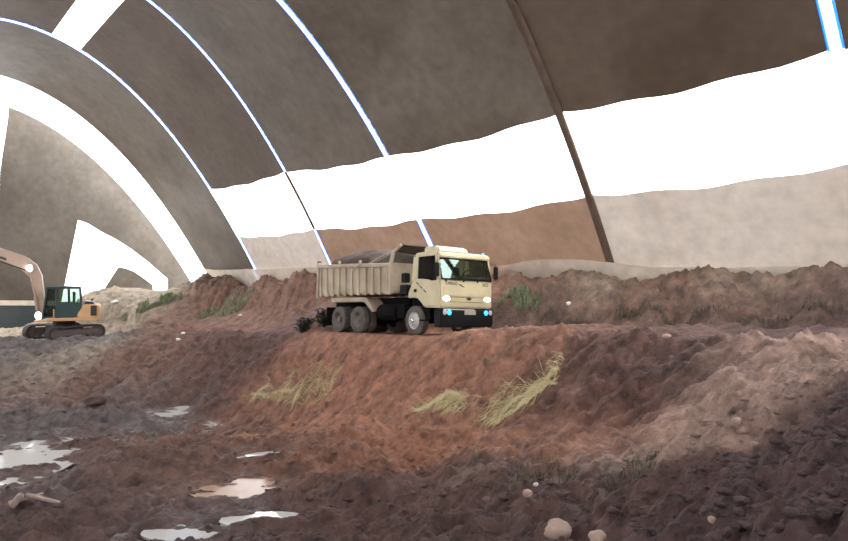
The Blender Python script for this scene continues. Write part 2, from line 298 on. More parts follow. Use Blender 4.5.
def relief(X, Y):
    c, u = CU(X, Y); k_pad = 1.0
    dx = X - T_POS[0]; dy = Y - T_POS[1]; a = dx * math.cos(T_YAW) + dy * math.sin(T_YAW); b = -dx * math.sin(T_YAW) + dy * math.cos(T_YAW)
    k_pad = 1 - .96 * sm(2.9, 1.7, np.abs(b)) * sm(5.6, 4.2, np.abs(a + 2.2))
    k_pad = k_pad * (1 - .92 * sm(3.4, 2.4, np.hypot(X - E_POS[0], Y - E_POS[1])))
    h = .22 * fbm(X * .45, Y * .45, 1, 3) + .17 * fbm(X * 1.7, Y * 1.7, 5, 3)
    lump = fbm(X * 4.2, Y * 4.2, 9, 4, .6); h = h + .15 * lump + .05 * np.maximum(lump, 0) ** .5
    berm = sm(3.0, 2.2, u) * sm(-1, .5, u) * (c < 47)
    h = h + berm * (sm(.2, 1.1, u) * .80 * fbm(c * 1.3 + u * 1.1, u * .35, 21, 4) + .12 * np.abs(fbm(c * 3, u * 3, 23, 3)) - .03)
    h = h - .40 * sm(.42, .02, u) * (c < 47)
    slope = sm(5.6, 6.4, u) * sm(9.6, 8.0, u)
    h = h + slope * (.36 * fbm(c * 1.25 - u * .9, u * .3, 31, 4) + .10 * np.abs(fbm(c * 3.4 - u * 1.5, u * 1.6, 33, 3)))
    # ditch at the foot of the bank, right of the truck
    h = h - (.30 + .25 * sm(11, 13, c)) * np.exp(-((u - 2.55) / .42) ** 2) * sm(17.5, 15, c) * (1 + fbm(c * .8, u, 44, 2))
    # wheel ruts on the road
    road = sm(2.8, 3.3, u) * sm(6.0, 5.4, u); h = h * (1 - .55 * road)
    pit = sm(8.5, 10, u) * sm(0, 3, Y - 7); h = h + pit * (.18 * fbm(X * .8, Y * 2.0, 51, 4) + .20 * np.maximum(fbm(X * 1.1, Y * 1.5, 61, 4), 0) + .10 * np.abs(fbm(X * 2.6, Y * 3.2, 64, 3)))
    near = sm(9.2, 10.5, u) * sm(8, 5, c); h = h + near * (.10 * np.abs(fbm(X * 3.1, Y * 3.1, 66, 3)) + .08 * fbm(X * 1.4, Y * 1.4, 67, 3))
    left = sm(20, 24, c) * sm(46, 42, c) * sm(5.6, 6.6, u) * sm(15, 12, u)
    h = h + left * (.55 * fbm(c * .55 + u * .35, u * .22, 71, 4) + .25 * fbm(c * 1.4 + u * .8, u * .5, 75, 4))
    return h * k_pad
def ground(X, Y):
    X = np.asarray(X, float); Y = np.asarray(Y, float)
    z = base_z(X, Y) + relief(X, Y)
    for (x, y, zp, rx, ry, s) in PUD:
        m_ = (np.abs(X - x) < rx * 3) & (np.abs(Y - y) < ry * 3)
        if not m_.any(): continue
        xx = X[m_] - x; yy = Y[m_] - y; r = np.hypot(xx / rx, yy / ry) + .55 * fbm(xx * 1.3 + s, yy * 1.6, 70 + s, 3)
        k = sm(1.95, 1.15, r); xa, ya = X[m_], Y[m_]; z[m_] = z[m_] * (1 - k) + (zp - (.055 if s == 7 else .08) + (.34 if s == 7 else .27) * fbm(xa * 1.1, ya * 2.6, 300 + s, 4, .6) + .05 * np.abs(fbm(xa * 5, ya * 5, 310, 2)) + .10 * sm(.55, 1.15, r)) * k
    return z
def hit(px, py):
    t = np.concatenate([np.arange(3, 30, .04), np.arange(30, 62, .08)]); X = (px - CX) / F * t; Z = -(py - CY) / F * t
    g = ground(X, t); h = g >= Z; i = int(np.argmax(h)) if h.any() else int(np.argmin(Z - g)); return X[i], t[i], g[i]
def hit_base(px, py):
    t = np.arange(3, 60, .04); X = (px - CX) / F * t; Z = -(py - CY) / F * t; g = base_z(X, t); h = g >= Z; i = int(np.argmax(h)) if h.any() else int(np.argmin(Z - g)); return X[i], t[i], g[i]
PUDDLE_SPEC = [(172, 412, .6, 1.2, 1, 'pale narrow puddle highest up the churned floor, nearest the shady bank', 0), (203, 424, .75, .55, 2, 'small bright puddle just below the pale narrow one on the pit floor', 0),
               (268, 455, .65, .40, 3, 'thin bright trickle of water leading down to the brown puddle', 0), (236, 487, .85, .65, 4, 'brown muddy puddle with a dull surface in the middle of the ruts', 1),
               (182, 530, .62, .4, 5, 'brightest white puddle at the bottom edge of the pit floor', 0), (268, 519, .75, .35, 6, 'shallow broken puddle with white sheen in its colour, right of the brightest puddle', 0),
               (22, 458, 1.3, 2.2, 7, 'large bluish wet sheet of water at the far left of the pit floor', 0), (95, 433, 1.2, .6, 8, 'flat silvery puddle between two low mud ridges, left of the trickle', 0)]
_p = []
for px, py, rx, ry, s, lab, k in PUDDLE_SPEC:
    x, y, z = hit_base(px, py); _p.append((x, y, z - (.055 if s == 7 else .02), rx, ry, s))
PUD.extend(_p)

# soil tones by place: iron-red bank, dark churned mud, pale loose chute, tan far bank
TONE = dict(red=(.345, .160, .100), dark=(.105, .053, .042), berm=(.185, .110, .076), brown=(.170, .088, .060), pale=(.40, .255, .195), tan=(.33, .265, .195), grey=(.105, .080, .074), orange=(.27, .11, .06), plum=(.094, .048, .045), darkest=(.055, .032, .026))
ZONES = [(300, 365, 'red', 2), (360, 375, 'red', 2.2), (430, 365, 'red', 2.2), (480, 360, 'red', 2), (540, 350, 'red', 1.5), (350, 430, 'red', 1.6), (420, 450, 'orange', 1.3), (360, 460, 'orange', 1.2), (560, 435, 'red', 1.2), (600, 450, 'red', .9), (480, 440, 'red', 1.5),
         (600, 380, 'dark', 1.5), (640, 362, 'dark', 1.5), (570, 385, 'dark', 1.4), (690, 362, 'dark', 1.0), (650, 395, 'dark', .9), (715, 372, 'dark', .5), (740, 360, 'pale', .9), (700, 410, 'pale', .8), (660, 445, 'pale', .7), (720, 385, 'pale', .8), (780, 352, 'pale', 1.1), (800, 375, 'pale', .6), (620, 465, 'pale', .6), (755, 410, 'pale', .6),
         (842, 408, 'plum', .6), (810, 460, 'plum', .9), (775, 415, 'pale', .6), (800, 388, 'pale', .6), (740, 445, 'pale', .5), (690, 462, 'pale', .5), (655, 470, 'pale', .4), (720, 500, 'plum', 1.2), (848, 520, 'plum', 1.2), (620, 510, 'dark', 1.2), (500, 500, 'dark', 1.5), (400, 500, 'dark', 1.5), (420, 530, 'dark', 1.2), (300, 500, 'dark', 1.6), (100, 480, 'dark', 2.4), (100, 530, 'dark', 2), (220, 450, 'brown', 2.0), (280, 435, 'red', 1.0), (250, 425, 'brown', 1.4), (330, 470, 'brown', 1.0), (180, 480, 'brown', 1.2), (500, 470, 'brown', 1.0), (540, 505, 'dark', .8), (30, 500, 'grey', 1.8), (30, 430, 'grey', 3), (110, 415, 'grey', 2.5), (200, 520, 'grey', 1.2),
         (230, 365, 'dark', 3), (160, 365, 'brown', 3), (110, 370, 'brown', 3), (200, 350, 'dark', 2.5), (30, 360, 'grey', 3), (75, 355, 'tan', 2), (55, 370, 'tan', 1.6), (130, 290, 'tan', 4), (110, 305, 'tan', 3), (110, 325, 'tan', 2), (190, 300, 'brown', 3), (240, 290, 'brown', 2.5), (210, 325, 'brown', 2), (290, 290, 'brown', 2), (60, 340, 'grey', 2),
         (520, 300, 'berm', 2), (600, 295, 'berm', 2), (680, 290, 'berm', 1.8), (600, 280, 'tan', .8), (780, 276, 'tan', .8), (730, 282, 'tan', .6), (760, 290, 'berm', 2), (820, 285, 'berm', 2), (640, 328, 'brown', 2), (560, 331, 'brown', 2), (740, 330, 'plum', 2), (835, 345, 'pale', .8), (700, 334, 'brown', 1.2), (790, 328, 'plum', 1.5), (420, 333, 'red', 2.5)] + [(x_, y_, 'darkest', .55) for x_, y_ in ((500, 322), (518, 322), (545, 322), (575, 320), (605, 319), (640, 317), (670, 316), (700, 315), (735, 313), (770, 312), (805, 311), (840, 310))]  # last row: darkest soil tone along the foot of the bank
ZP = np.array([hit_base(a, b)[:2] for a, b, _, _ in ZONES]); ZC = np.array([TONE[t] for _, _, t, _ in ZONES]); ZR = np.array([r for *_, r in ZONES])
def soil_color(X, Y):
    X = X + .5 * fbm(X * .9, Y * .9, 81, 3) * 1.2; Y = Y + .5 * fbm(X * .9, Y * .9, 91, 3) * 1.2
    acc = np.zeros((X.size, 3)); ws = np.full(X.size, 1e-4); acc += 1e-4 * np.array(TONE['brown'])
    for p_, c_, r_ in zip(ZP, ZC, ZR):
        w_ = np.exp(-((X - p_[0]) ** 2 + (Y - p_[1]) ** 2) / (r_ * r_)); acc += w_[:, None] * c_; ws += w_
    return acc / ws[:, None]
def build_ground():
    ny, nx = 820, 860
    s = np.linspace(0, 1, ny); Y = np.where(s < .06, -30 + s / .06 * 33.5, 3.5 * (64 / 3.5) ** ((s - .06) / .94))
    v = np.linspace(-1, 1, nx); wgt = 15 + .72 * np.maximum(Y, 0)
    v2 = .55 * v + .45 * v ** 3
    XX = (v2[None] * wgt[:, None] * 1.25) - .18 * np.maximum(Y, 0)[:, None]; YY = np.repeat(Y[:, None], nx, 1)
    x, y = XX.ravel(), YY.ravel(); z = ground(x, y)
    wet = np.zeros_like(x)
    for (a, b, zp, rx, ry, sd) in PUD:
        r = np.hypot((x - a) / (rx * 2.2 + .4), (y - b) / (ry * 2.2 + .4)); wet = np.maximum(wet, sm(1.2, .4, r) * sm(.12, -.02, z - zp))
    c, u = CU(x, y); wet = np.maximum(wet, .42 * sm(8.5, 10, u) * sm(-.1, .35, fbm(x * .5, y * .5, 120, 3)) * (y > 7))
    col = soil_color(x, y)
    i = np.arange((ny - 1) * (nx - 1)); r_, c_ = i // (nx - 1), i % (nx - 1); a = r_ * nx + c_
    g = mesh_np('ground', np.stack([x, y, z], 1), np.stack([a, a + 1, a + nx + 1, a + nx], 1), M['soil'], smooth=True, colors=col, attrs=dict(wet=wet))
    tag(g, 'excavated red earth with a raised road, banks and a churned muddy pit floor', 'ground', kind='structure'); return g
GROUND = build_ground()

# ------------------------------------------------------------------ hall membrane: a parabolic vault of sewn bays between seams
SEAM = [  # c, u0, apex u, apex height, band bottom z, band top z, kind of seam
    (-30, 0, 14, 12.7, 2.5, 5.1, 'cord'), (-21, 0, 14, 12.7, 2.5, 5.1, 'light'), (-12.2, 0, 14, 12.7, 2.5, 5.1, 'cord'), (-3.4, 0, 14, 12.6, 2.6, 5.05, 'light'),
    (5.39, -.02, 14.11, 12.59, 2.62, 5.0, 'light'), (13.25, .04, 13.69, 12.94, 2.52, 5.02, 'cord'), (22.28, -.09, 14.23, 12.36, 2.24, 4.78, 'light'),
    (30.95, .12, 13.5, 13.17, 2.26, 5.15, 'thin'), (40.36, .04, 14.14, 13.05, 2.20, 5.08, 'light'), (49.14, -.12, 14.25, 12.39, 2, 5, None), (53.69, -.23, 14.52, 11.73, 2, 5, None)]
def prof(c):
    cs = [s[0] for s in SEAM]; i = max(0, min(len(cs) - 2, int(np.searchsorted(cs, c) - 1))); k = (c - cs[i]) / (cs[i + 1] - cs[i])
    return [SEAM[i][j] * (1 - k) + SEAM[i + 1][j] * k for j in range(1, 6)]
def vault(c, t, off=0.0):                            # t=-1 right foot, 0 crown, 1 left foot ; off = inward offset
    u0, uc, H, _, _ = prof(c); wv = uc - u0; u = uc + t * wv; z = H * (1 - t * t)
    if off:
        nu, nz = 2 * H * t / wv, 1.0; l = math.hypot(nu, nz); u -= nu / l * off; z -= nz / l * off
    return W(c, u, z)
def t_of(c, z, side): _, _, H, _, _ = prof(c); return side * math.sqrt(max(0, 1 - z / H))
def t_of_u(c, u): u0, uc, _, _, _ = prof(c); return (u - uc) / (uc - u0)
hall = empty('ceiling', W(0, 14, 0)); tag(hall, 'arched membrane hall roof of grey brown fabric bays with clear panels and glowing seams', 'ceiling', kind='structure')
HO = hall.location.copy()
def sheet(name, c0, c1, fa, fb, m, nt=24, nc=14, wob=(0, 0), off=0., sag=.10):
    V = []
    for i in range(nc + 1):
        k = i / nc; c = c0 + (c1 - c0) * k; ta, tb = fa(c, k), fb(c, k)
        e_ = lambda q: .0022 * math.sin(k * 17 + c0) + q * math.sin(math.pi * k)
        ta += wob[0] * e_(.010); tb += wob[1] * e_(.010)
        for j in range(nt + 1):
            t = ta + (tb - ta) * j / nt; V.append(vault(c, t, off - sag * math.sin(math.pi * k) ** .8) - HO)
    i = np.arange(nc * nt); a = (i // nt) * (nt + 1) + i % nt
    o = mesh_np(name, [tuple(v) for v in V], np.stack([a, a + 1, a + nt + 2, a + nt + 1], 1), m, hall, smooth=True); return o
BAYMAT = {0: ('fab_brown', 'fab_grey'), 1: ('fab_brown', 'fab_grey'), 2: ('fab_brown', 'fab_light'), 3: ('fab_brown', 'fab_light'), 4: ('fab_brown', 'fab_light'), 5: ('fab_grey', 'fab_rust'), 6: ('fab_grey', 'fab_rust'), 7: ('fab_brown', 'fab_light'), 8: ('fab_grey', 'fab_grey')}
K1, K2 = 10.6, 12.0                                  # crown skylight strip
# half width of the cut under a glowing seam
SW = dict(light=.17, thin=.13)
cst = lambda v: (lambda c, k: v)
for b in range(10):
    c0 = SEAM[b][0] + SW.get(SEAM[b][6], 0); c1 = SEAM[b + 1][0] - SW.get(SEAM[b + 1][6], 0)
    if b == 9: sheet('clear_panel', c0, c1, cst(-1.14), cst(1.2), M['film'], 60, 6, sag=0); continue
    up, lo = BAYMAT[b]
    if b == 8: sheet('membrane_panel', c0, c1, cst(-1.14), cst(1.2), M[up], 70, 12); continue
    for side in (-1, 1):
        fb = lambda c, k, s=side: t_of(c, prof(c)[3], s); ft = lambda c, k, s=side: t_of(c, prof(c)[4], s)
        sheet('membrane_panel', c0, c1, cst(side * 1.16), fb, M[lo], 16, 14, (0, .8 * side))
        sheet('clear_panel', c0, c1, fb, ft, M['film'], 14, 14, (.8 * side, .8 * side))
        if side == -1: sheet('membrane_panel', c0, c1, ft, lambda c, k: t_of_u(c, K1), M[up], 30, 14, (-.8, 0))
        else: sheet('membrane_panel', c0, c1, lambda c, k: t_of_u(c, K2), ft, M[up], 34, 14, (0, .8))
    sheet('crown_panel', c0, c1, lambda c, k: t_of_u(c, K1), lambda c, k: t_of_u(c, K2), M['film'], 6, 14)
def strip(name, c, ta, tb, w0, w1, m, off, n=50, th=.02):
    V = []
    for j in range(n + 1):
        t = ta + (tb - ta) * j / n
        for cc, o_ in ((c + w0, off), (c + w1, off), (c + w1, off + th), (c + w0, off + th)): V.append(tuple(vault(cc, t, o_) - HO))
    Q = [(j * 4 + k, j * 4 + (k + 1) % 4, j * 4 + 4 + (k + 1) % 4, j * 4 + 4 + k) for j in range(n) for k in range(4)]
    return mesh_np(name, V, Q, m, hall)
for (c, u0, uc, H, zb, zt, kd) in SEAM[1:-2]:
    tb_, tt_ = t_of(c, zb, -1), t_of(c, zt, -1)
    if kd == 'cord': tag(strip('seam_cord', c, -1.1, 1.1, -.13, .13, M['cord'], .02, 80, .09), 'brown sewn seam without light'); continue
    hw_ = SW.get(kd, .09)
    for s0, s1 in ((-1.03, tb_), (tt_, 1.06)):
        strip('light_seam', c, s0, s1, -hw_ + .05, hw_ - .05, M['film_seam'], 0, 60)
        for e0, e1 in ((-hw_, -hw_ + .05), (hw_ - .05, hw_)): strip('seam_fringe', c, s0, s1, e0, e1, M['film_blue'], 0, 60)  # blue strips draw the optical colour fringe beside the glowing seam
    strip('seam_band', c, tb_, tt_, -hw_, hw_, M['cord'] if kd == 'thin' else M['film_seam'], 0, 20)
# pale skirt sheet along the foot of the right side, hanging just inside the roof membrane
skV = []; ncs = 150
for i in range(ncs + 1):
    c = -20 + 68.5 * i / ncs; zt_ = .22 + .10 * float(fbm(c * .35, 3.1, 7, 3)) + .30 * math.exp(-((c - 15.2) / 3.0) ** 2) + .10 * math.exp(-((c - 33) / 5) ** 2)
    for j in range(5):
        z = -1.7 + (zt_ + 1.7) * j / 4; u0, uc, H, _, _ = prof(c); t = -math.sqrt(1 - z / H); skV.append(tuple(vault(c, t, .20 + .05 * math.sin(c * 2.3) * (1 - j / 5))))
i = np.arange(ncs * 4); a = (i // 4) * 5 + i % 4
tag(mesh_np('wall_skirt', skV, np.stack([a, a + 1, a + 6, a + 5], 1), M['skirt'], smooth=True), 'pale cloth skirt along the foot of the side wall behind the bank', kind='structure')

# ------------------------------------------------------------------ end wall: flat fabric with cut openings closed by clear film
CE = SEAM[-1][0]; EU0, EUC, EH = SEAM[-1][1:4]
endw = empty('wall_end', W(CE, EUC, 0)); tag(endw, 'fabric end wall with a tall clear centre slot and a pointed clear corner opening', 'wall', kind='structure')
EO = endw.location.copy()
def arch(u): return EH * (1 - ((u - EUC) / (EUC - EU0)) ** 2)
def end_piece(name, pts, m, dc=0.0, th=.03, parent=endw):
    from mathutils.geometry import tessellate_polygon
    bm = bmesh.new(); A = [bm.verts.new(W(CE + dc, u, z) - EO) for u, z in pts]; B = [bm.verts.new(W(CE + dc + th, u, z) - EO) for u, z in pts]; n = len(pts)
    for tri in tessellate_polygon([[Vector((u, z, 0)) for u, z in pts]]):
        for L_ in (A, B):
            try: bm.faces.new([L_[i] for i in tri])
            except ValueError: pass
    for i in range(n): bm.faces.new((A[i], A[(i + 1) % n], B[(i + 1) % n], B[i]))
    return obj(name, bm, m, parent)
def arc_pts(a, b, n): return [(a + (b - a) * i / n, arch(a + (b - a) * i / n)) for i in range(n + 1)]
mir = lambda pts: [(2 * EUC - u, z) for u, z in pts][::-1]
TRI = [(7.62, 3.75), (6.9, 3.5), (6.12, 3.0), (5.0, 2.42), (3.97, 1.77), (2.5, .62), (1.1, -.64)]
right_fab = [(12.03, 10.79 + .2)] + [(12.03, arch(12.03))] + arc_pts(11.2, -.9, 26) + [(-1.6, -3.2), (1.1, -3.2)] + TRI[::-1] + [(8.9, -3.2), (12.75, -3.2), (12.5, 6.94), (12.03, 10.6)]
right_fab = right_fab[1:]
end_piece('membrane_panel', right_fab, M['fab_grey']); end_piece('membrane_panel', mir(right_fab), M['fab_grey'])
pane = [(7.62, 3.75)] + TRI[1:] + [(1.1, -3.2), (8.9, -3.2)]
end_piece('clear_panel', pane, M['film'], .05); end_piece('clear_panel', mir(pane), M['film'], .05)
slot = [(12.03, arch(12.03)), (12.03, 10.6), (12.5, 6.94), (12.75, -3.2)]; slot = slot + mir(slot) + arc_pts(2 * EUC - 12.03, 12.03, 8)[1:-1]
end_piece('clear_panel', slot, M['film'], .05)
flap = [(4.85, .30), (4.3, .2), (3.68, -.05), (3.0, -.55), (2.3, -1.1), (2.2, -3.2), (6.7, -3.2), (5.77, -1.2)]
tag(end_piece('loose_flap', flap, M['fab_grey'], -.12), 'dark rounded fabric flap in the pointed clear opening'); end_piece('loose_flap', mir(flap), M['fab_grey'], -.12)
tag(end_piece('base_band', [(8.9, -2.15), (12.72, -2.0), (12.72, -2.35), (8.9, -2.5)], M['skirt'], -.10), 'pale cloth band low on the end wall')
tag(end_piece('base_strip', [(8.9, -2.45), (12.72, -2.3), (12.72, -4.6), (8.9, -4.6)], M['teal'], -.07), 'dark bluish strip below the pale band')  # dark teal strip across the foot of the end wall

# ------------------------------------------------------------------ dump truck (x forward from the front axle, y to its left, z up)
truck = empty('dump_truck', mat=T_MAT); tag(truck, 'cream three-axle dump truck with lit headlamps parked on the raised dirt road', 'truck')
WB, DZ, HW, WR = 3.54, 1.374, 1.216, .515
def build_cab():
    bm = prism([(-.36, 1.30), (.22, 1.30), (.56, .97), (1.38, .95), (1.41, 1.02), (1.415, 1.55), (1.40, 1.91), (-.06, 1.91), (-.30, 1.52)], -HW, HW, 'y', .045, seg=2)
    prism([(1.27, 2.63), (1.24, 2.74), (1.16, 2.84), (1.05, 2.88), (.10, 2.86), (.02, 2.82), (.00, 2.70), (1.15, 2.70)], -HW + .02, HW - .02, 'y', .05, bm, 2)
    for s in (-1, 1):
        bar((1.36, s * (HW - .035), 1.88), (1.22, s * (HW - .06), 2.70), .07, .08, .015, bm)
        bar((-.03, s * (HW - .05), 1.88), (.05, s * (HW - .06), 2.72), .09, .16, .015, bm)
    box(-.06, -.01, -HW + .05, -.62, 1.88, 2.72, .01, 1, bm); box(-.06, -.01, .62, HW - .05, 1.88, 2.72, .01, 1, bm); box(-.06, -.01, -.7, .7, 1.88, 2.12, .01, 1, bm); box(-.06, -.01, -.7, .7, 2.56, 2.72, .01, 1, bm)
    return bm
cab = obj('cab', build_cab(), M['cream'], truck, True, 35)
obj('grille_line', add(box(1.412, 1.424, -.75, .75, 1.315, 1.33), box(1.412, 1.424, -.75, .75, 1.15, 1.165)), M['ink'], cab)
obj('front_panel', box(1.405, 1.428, -1.08, 1.08, 1.36, 1.66, .012, 2), M['cream'], cab, True, 35)
obj('roof_fairing', prism([(1.20, 2.83), (1.12, 2.96), (1.0, 3.06), (.45, 3.08), (.36, 3.02), (.34, 2.84)], -1.06, .32, 'y', .06, seg=3), M['cream'], truck, True, 40)
obj('sun_visor', prism([(1.26, 2.63), (1.35, 2.66), (1.31, 2.80), (1.16, 2.86)], -HW + .04, HW - .04, 'y', .03, seg=2), M['cream'], truck, True, 40)
obj('marker_lamp', box(1.16, 1.24, .93, 1.0, 2.86, 2.91, .01), M['blue'], truck)
sc = lambda y, z: (1.425 - (z - 1.9) * .29, y, z)
def curved_glass():
    ny, nz = 14, 6; V = []
    for o_ in (0, -.012):
        for i in range(ny + 1):
            for j in range(nz + 1):
                y = -1.15 + 2.3 * i / ny; z = 1.925 + .695 * j / nz; p = sc(y * (1 - .026 * j / nz), z); V.append((p[0] + .035 - .040 * (y / 1.15) ** 2 + o_, p[1], p[2]))
    i = np.arange(ny * nz); a = (i // nz) * (nz + 1) + i % nz; q = np.stack([a, a + nz + 1, a + nz + 2, a + 1], 1); n = (ny + 1) * (nz + 1)
    return V, q
ws_ = curved_glass(); ws = mesh_np('windshield', *ws_, M['glass_w'], truck, smooth=True)
fr = bmesh.new()
for p, q in ((sc(-1.15, 1.92), sc(1.15, 1.92)), (sc(-1.12, 2.61), sc(1.12, 2.61)), (sc(-1.15, 1.92), sc(-1.12, 2.61)), (sc(1.15, 1.92), sc(1.12, 2.61))): bar(p, q, .04, .05, 0, fr)
obj('windshield_seal', fr, M['black'], ws)
for y0, y1 in ((-.95, -.35), (-.15, .45), (.5, .98)):
    t = tube([(1.45, y0, 1.90), (1.465, (y0 + y1) / 2, 1.955), (1.445, y1, 1.975)], .013, 6); tube([(1.40, y0 + .1, 1.975), (1.405, y1 + .06, 1.955)], .011, 5, t); tube([(1.39, y0, 1.84), (1.42, y0, 1.90)], .028, 8, t); obj('wiper', t, M['black'], truck)
obj('rear_window', box(-.045, -.03, -.62, .62, 2.12, 2.52), M['glass'], truck)
for s in (-1, 1):
    yo = s * (HW + .012); yi = s * (HW - .03)
    door = obj('door', prism([(.16, 1.33), (.46, 1.12), (.60, 1.02), (1.20, 1.0), (1.26, 1.62), (1.06, 1.72), (.88, 1.90), (.42, 1.95), (.12, 1.95)], min(yo, yi), max(yo, yi), 'y', .02), M['cream'], truck, True, 35)
    fm = bmesh.new(); Y_ = s * (HW - .02)
    for p, q in (((.14, Y_, 1.93), (.20, Y_ - s * .02, 2.74)), ((.20, Y_ - s * .02, 2.75), (1.16, Y_ - s * .02, 2.75)), ((1.16, Y_ - s * .02, 2.75), (1.31, Y_, 1.65))): bar(p, q, .06, .09, .01, fm)
    obj('door_frame', fm, M['cream'], door)
    obj('door_window', panel([(.22, Y_, 1.94), (.42, Y_, 1.94), (.88, Y_, 1.88), (1.06, Y_, 1.70), (1.27, Y_, 1.62), (1.14, Y_, 2.73), (.24, Y_, 2.73)], .01), M['glass_d'], door)
    obj('door_handle', box(.06, .20, min(yo, yo + s * .03), max(yo, yo + s * .03), 1.49, 1.60, .01), M['black'], door)
    obj('quarter_pillar', bar((1.0, Y_, 1.74), (.98, Y_, 2.62), .03, .03), M['black'], door)
    mr = tube([(1.33, s * (HW - .02), 2.55), (1.42, s * (HW + .14), 2.52), (1.42, s * (HW + .14), 1.95), (1.36, s * (HW - .02), 1.92)], .014, 6)
    box(1.39, 1.47, s * (HW + .15) - .10, s * (HW + .15) + .10, 1.98, 2.44, .03, 2, mr); obj('mirror', mr, M['black'], truck, True, 35)
    hl = obj('headlamp', lathe([(.02, -.02), (.13, -.01), (.15, .01), (.13, .03), (.06, .045)], (0, 0, 0), (1, 0, 0), 20), M['lens'] if s < 0 else M['lensw'], truck, True, 40)
    hl.location = (1.415, s * .95, 1.265); hl.scale = (1, 1.05, .52); tag(hl, 'bright white headlamp' if s < 0 else 'warm white headlamp')
    hb = lathe([(.15, -.01), (.17, -.005), (.17, .014), (.15, .016)], (0, 0, 0), (1, 0, 0), 20, closed=True); b_ = obj('lamp_bezel', hb, M['cream'], hl, True); 
    fg = obj('fog_lamp', lathe([(.02, 0), (.085, 0), (.09, .03), (.07, .05), (.02, .06)], (1.455, s * .85, .80), (1, 0, 0), 16), M['blue'], truck, True, 40); tag(fg, 'blue lit fog lamp')
    obj('turn_lamp', lathe([(.02, 0), (.085, 0), (.09, .03), (.06, .05)], (1.44, s * 1.07 if s > 0 else -1.04, .81), (1, 0, 0), 14), M['clearlens'], truck, True, 40)
bp = prism([(1.10, .30), (1.40, .30), (1.46, .40), (1.46, .90), (1.40, .945), (1.10, .945)], -HW, HW, 'y', .03, seg=2)
bumper = obj('bumper', bp, M['black'], truck, True, 40)
obj('bumper_lip', add(box(1.455, 1.475, -1.1, -.40, .885, .925, .006), box(1.455, 1.475, -.40, .30, .885, .915, .006)), M['clearlens'], bumper)
obj('number_plate', box(1.462, 1.475, -.16, .36, .73, .88, .006), M['plate'], truck)
e_ = obj('emblem', lathe([(.0, .0), (.10, 0), (.11, .008), (.10, .016), (.02, .02)], (0, 0, 0), (1, 0, 0), 20), M['emblem'], truck, True, 40)
e_.location = (1.428, .08, 1.285); e_.scale = (1, 1.0, .55)
fm_ = Matrix.Translation((1.432, 0, 0)) @ Matrix(((0, 0, 1), (1, 0, 0), (0, 1, 0))).to_4x4()
text_obj('lettering', 'CARGO', .15, M['ink'], truck, Matrix.Translation((1.420, -.72, 1.78)) @ Matrix(((0, 0, 1), (1, 0, 0), (0, 1, 0))).to_4x4())
text_obj('lettering', '2622', .15, M['ink'], truck, Matrix.Translation((1.420, .86, 1.77)) @ Matrix(((0, 0, 1), (1, 0, 0), (0, 1, 0))).to_4x4())
obj('swoosh_mark', panel([(1.42, -.42, 1.77), (1.42, -.30, 1.76), (1.42, -.10, 1.66), (1.42, -.22, 1.67)], .006), M['ink'], truck)
dm = Matrix.Translation((.56, -HW - .022, 1.72)) @ Matrix(((1, 0, 0), (0, 0, -1), (0, 1, 0))).to_4x4() @ Matrix.Rotation(math.radians(-38), 4, 'Z')
dec = bmesh.new()
for k in range(3): panel([(.18 + k * .19, -HW - .016, 1.86 - k * .13), (.32 + k * .19, -HW - .016, 1.76 - k * .13), (.32 + k * .19, -HW - .016, 1.71 - k * .13), (.18 + k * .19, -HW - .016, 1.80 - k * .13)], .004, dec)
obj('door_decal', dec, M['ink'], truck)
# cab interior
it = box(.05, 1.28, -1.1, 1.1, 1.90, 1.93); prism([(.85, 1.9), (1.32, 1.9), (1.30, 2.02), (1.0, 2.08), (.85, 2.0)], -1.08, 1.08, 'y', .02, it); obj('dashboard', it, M['trimd'], truck)
for y in (-.62, .58):
    st = box(.18, .62, y - .25, y + .25, 1.9, 2.02, .05, 2); prism([(.10, 1.95), (.24, 1.95), (.14, 2.45), (.03, 2.45)], y - .23, y + .23, 'y', .04, st); box(.02, .12, y - .13, y + .13, 2.44, 2.58, .03, 2, st); obj('seat', st, M['seat'], truck, True, 40)
sw = bmesh.new(); R_ = .23
tube([(.80 + .12 * math.sin(a) * 1, .58 + R_ * math.cos(a), 2.13 + R_ * math.sin(a) * .8) for a in [2 * math.pi * k / 20 for k in range(21)]], .018, 6, sw, False); tube([(.80, .58, 2.13), (1.05, .58, 1.98)], .03, 8, sw); tube([(.80, .36, 2.13), (.80, .80, 2.13)], .015, 6, sw); obj('steering_wheel', sw, M['black'], truck, True)
# chassis
ch = bmesh.new()
for s in (-1, 1): box(-6.15, 1.25, s * .43 - .05, s * .43 + .05, .74, 1.02, .01, 1, ch); box(-6.2, -1.3, s * .42 - .06, s * .42 + .06, 1.02, 1.36, .01, 1, ch)
for x in (-5.9, -4.2, -2.7, -1.5, .5): box(x - .08, x + .08, -.5, .5, .76, 1.0, 0, 1, ch)
for x in (0, -WB, -WB - DZ): tube([(x, -1.05, WR), (x, 1.05, WR)], .10, 10, ch); 
for x in (-WB, -WB - DZ): lathe([(.08, -.26), (.24, -.12), (.26, .0), (.24, .12), (.08, .26)], (x, 0, WR), (0, 1, 0), 14, ch)
tube([(-WB, 0, .56), (-.2, 0, .8)], .06, 8, ch)
for s in (-1, 1):
    for x in (0, -WB - DZ / 2): prism([(x - .8, .72), (x, .60), (x + .8, .72), (x + .8, .80), (x, .70), (x - .8, .80)], s * .62 - .05, s * .62 + .05, 'y', 0, ch)
box(-.45, .95, -.95, .95, .62, 1.28, .04, 1, ch)
obj('chassis', ch, M['under'], truck)
ft = bmesh.new(); lathe([(.02, -.55), (.29, -.54), (.31, -.5), (.31, .5), (.29, .54), (.02, .55)], (-1.75, -.86, .80), (1, 0, 0), 18, ft); obj('fuel_tank', ft, M['under'], truck, True, 40)
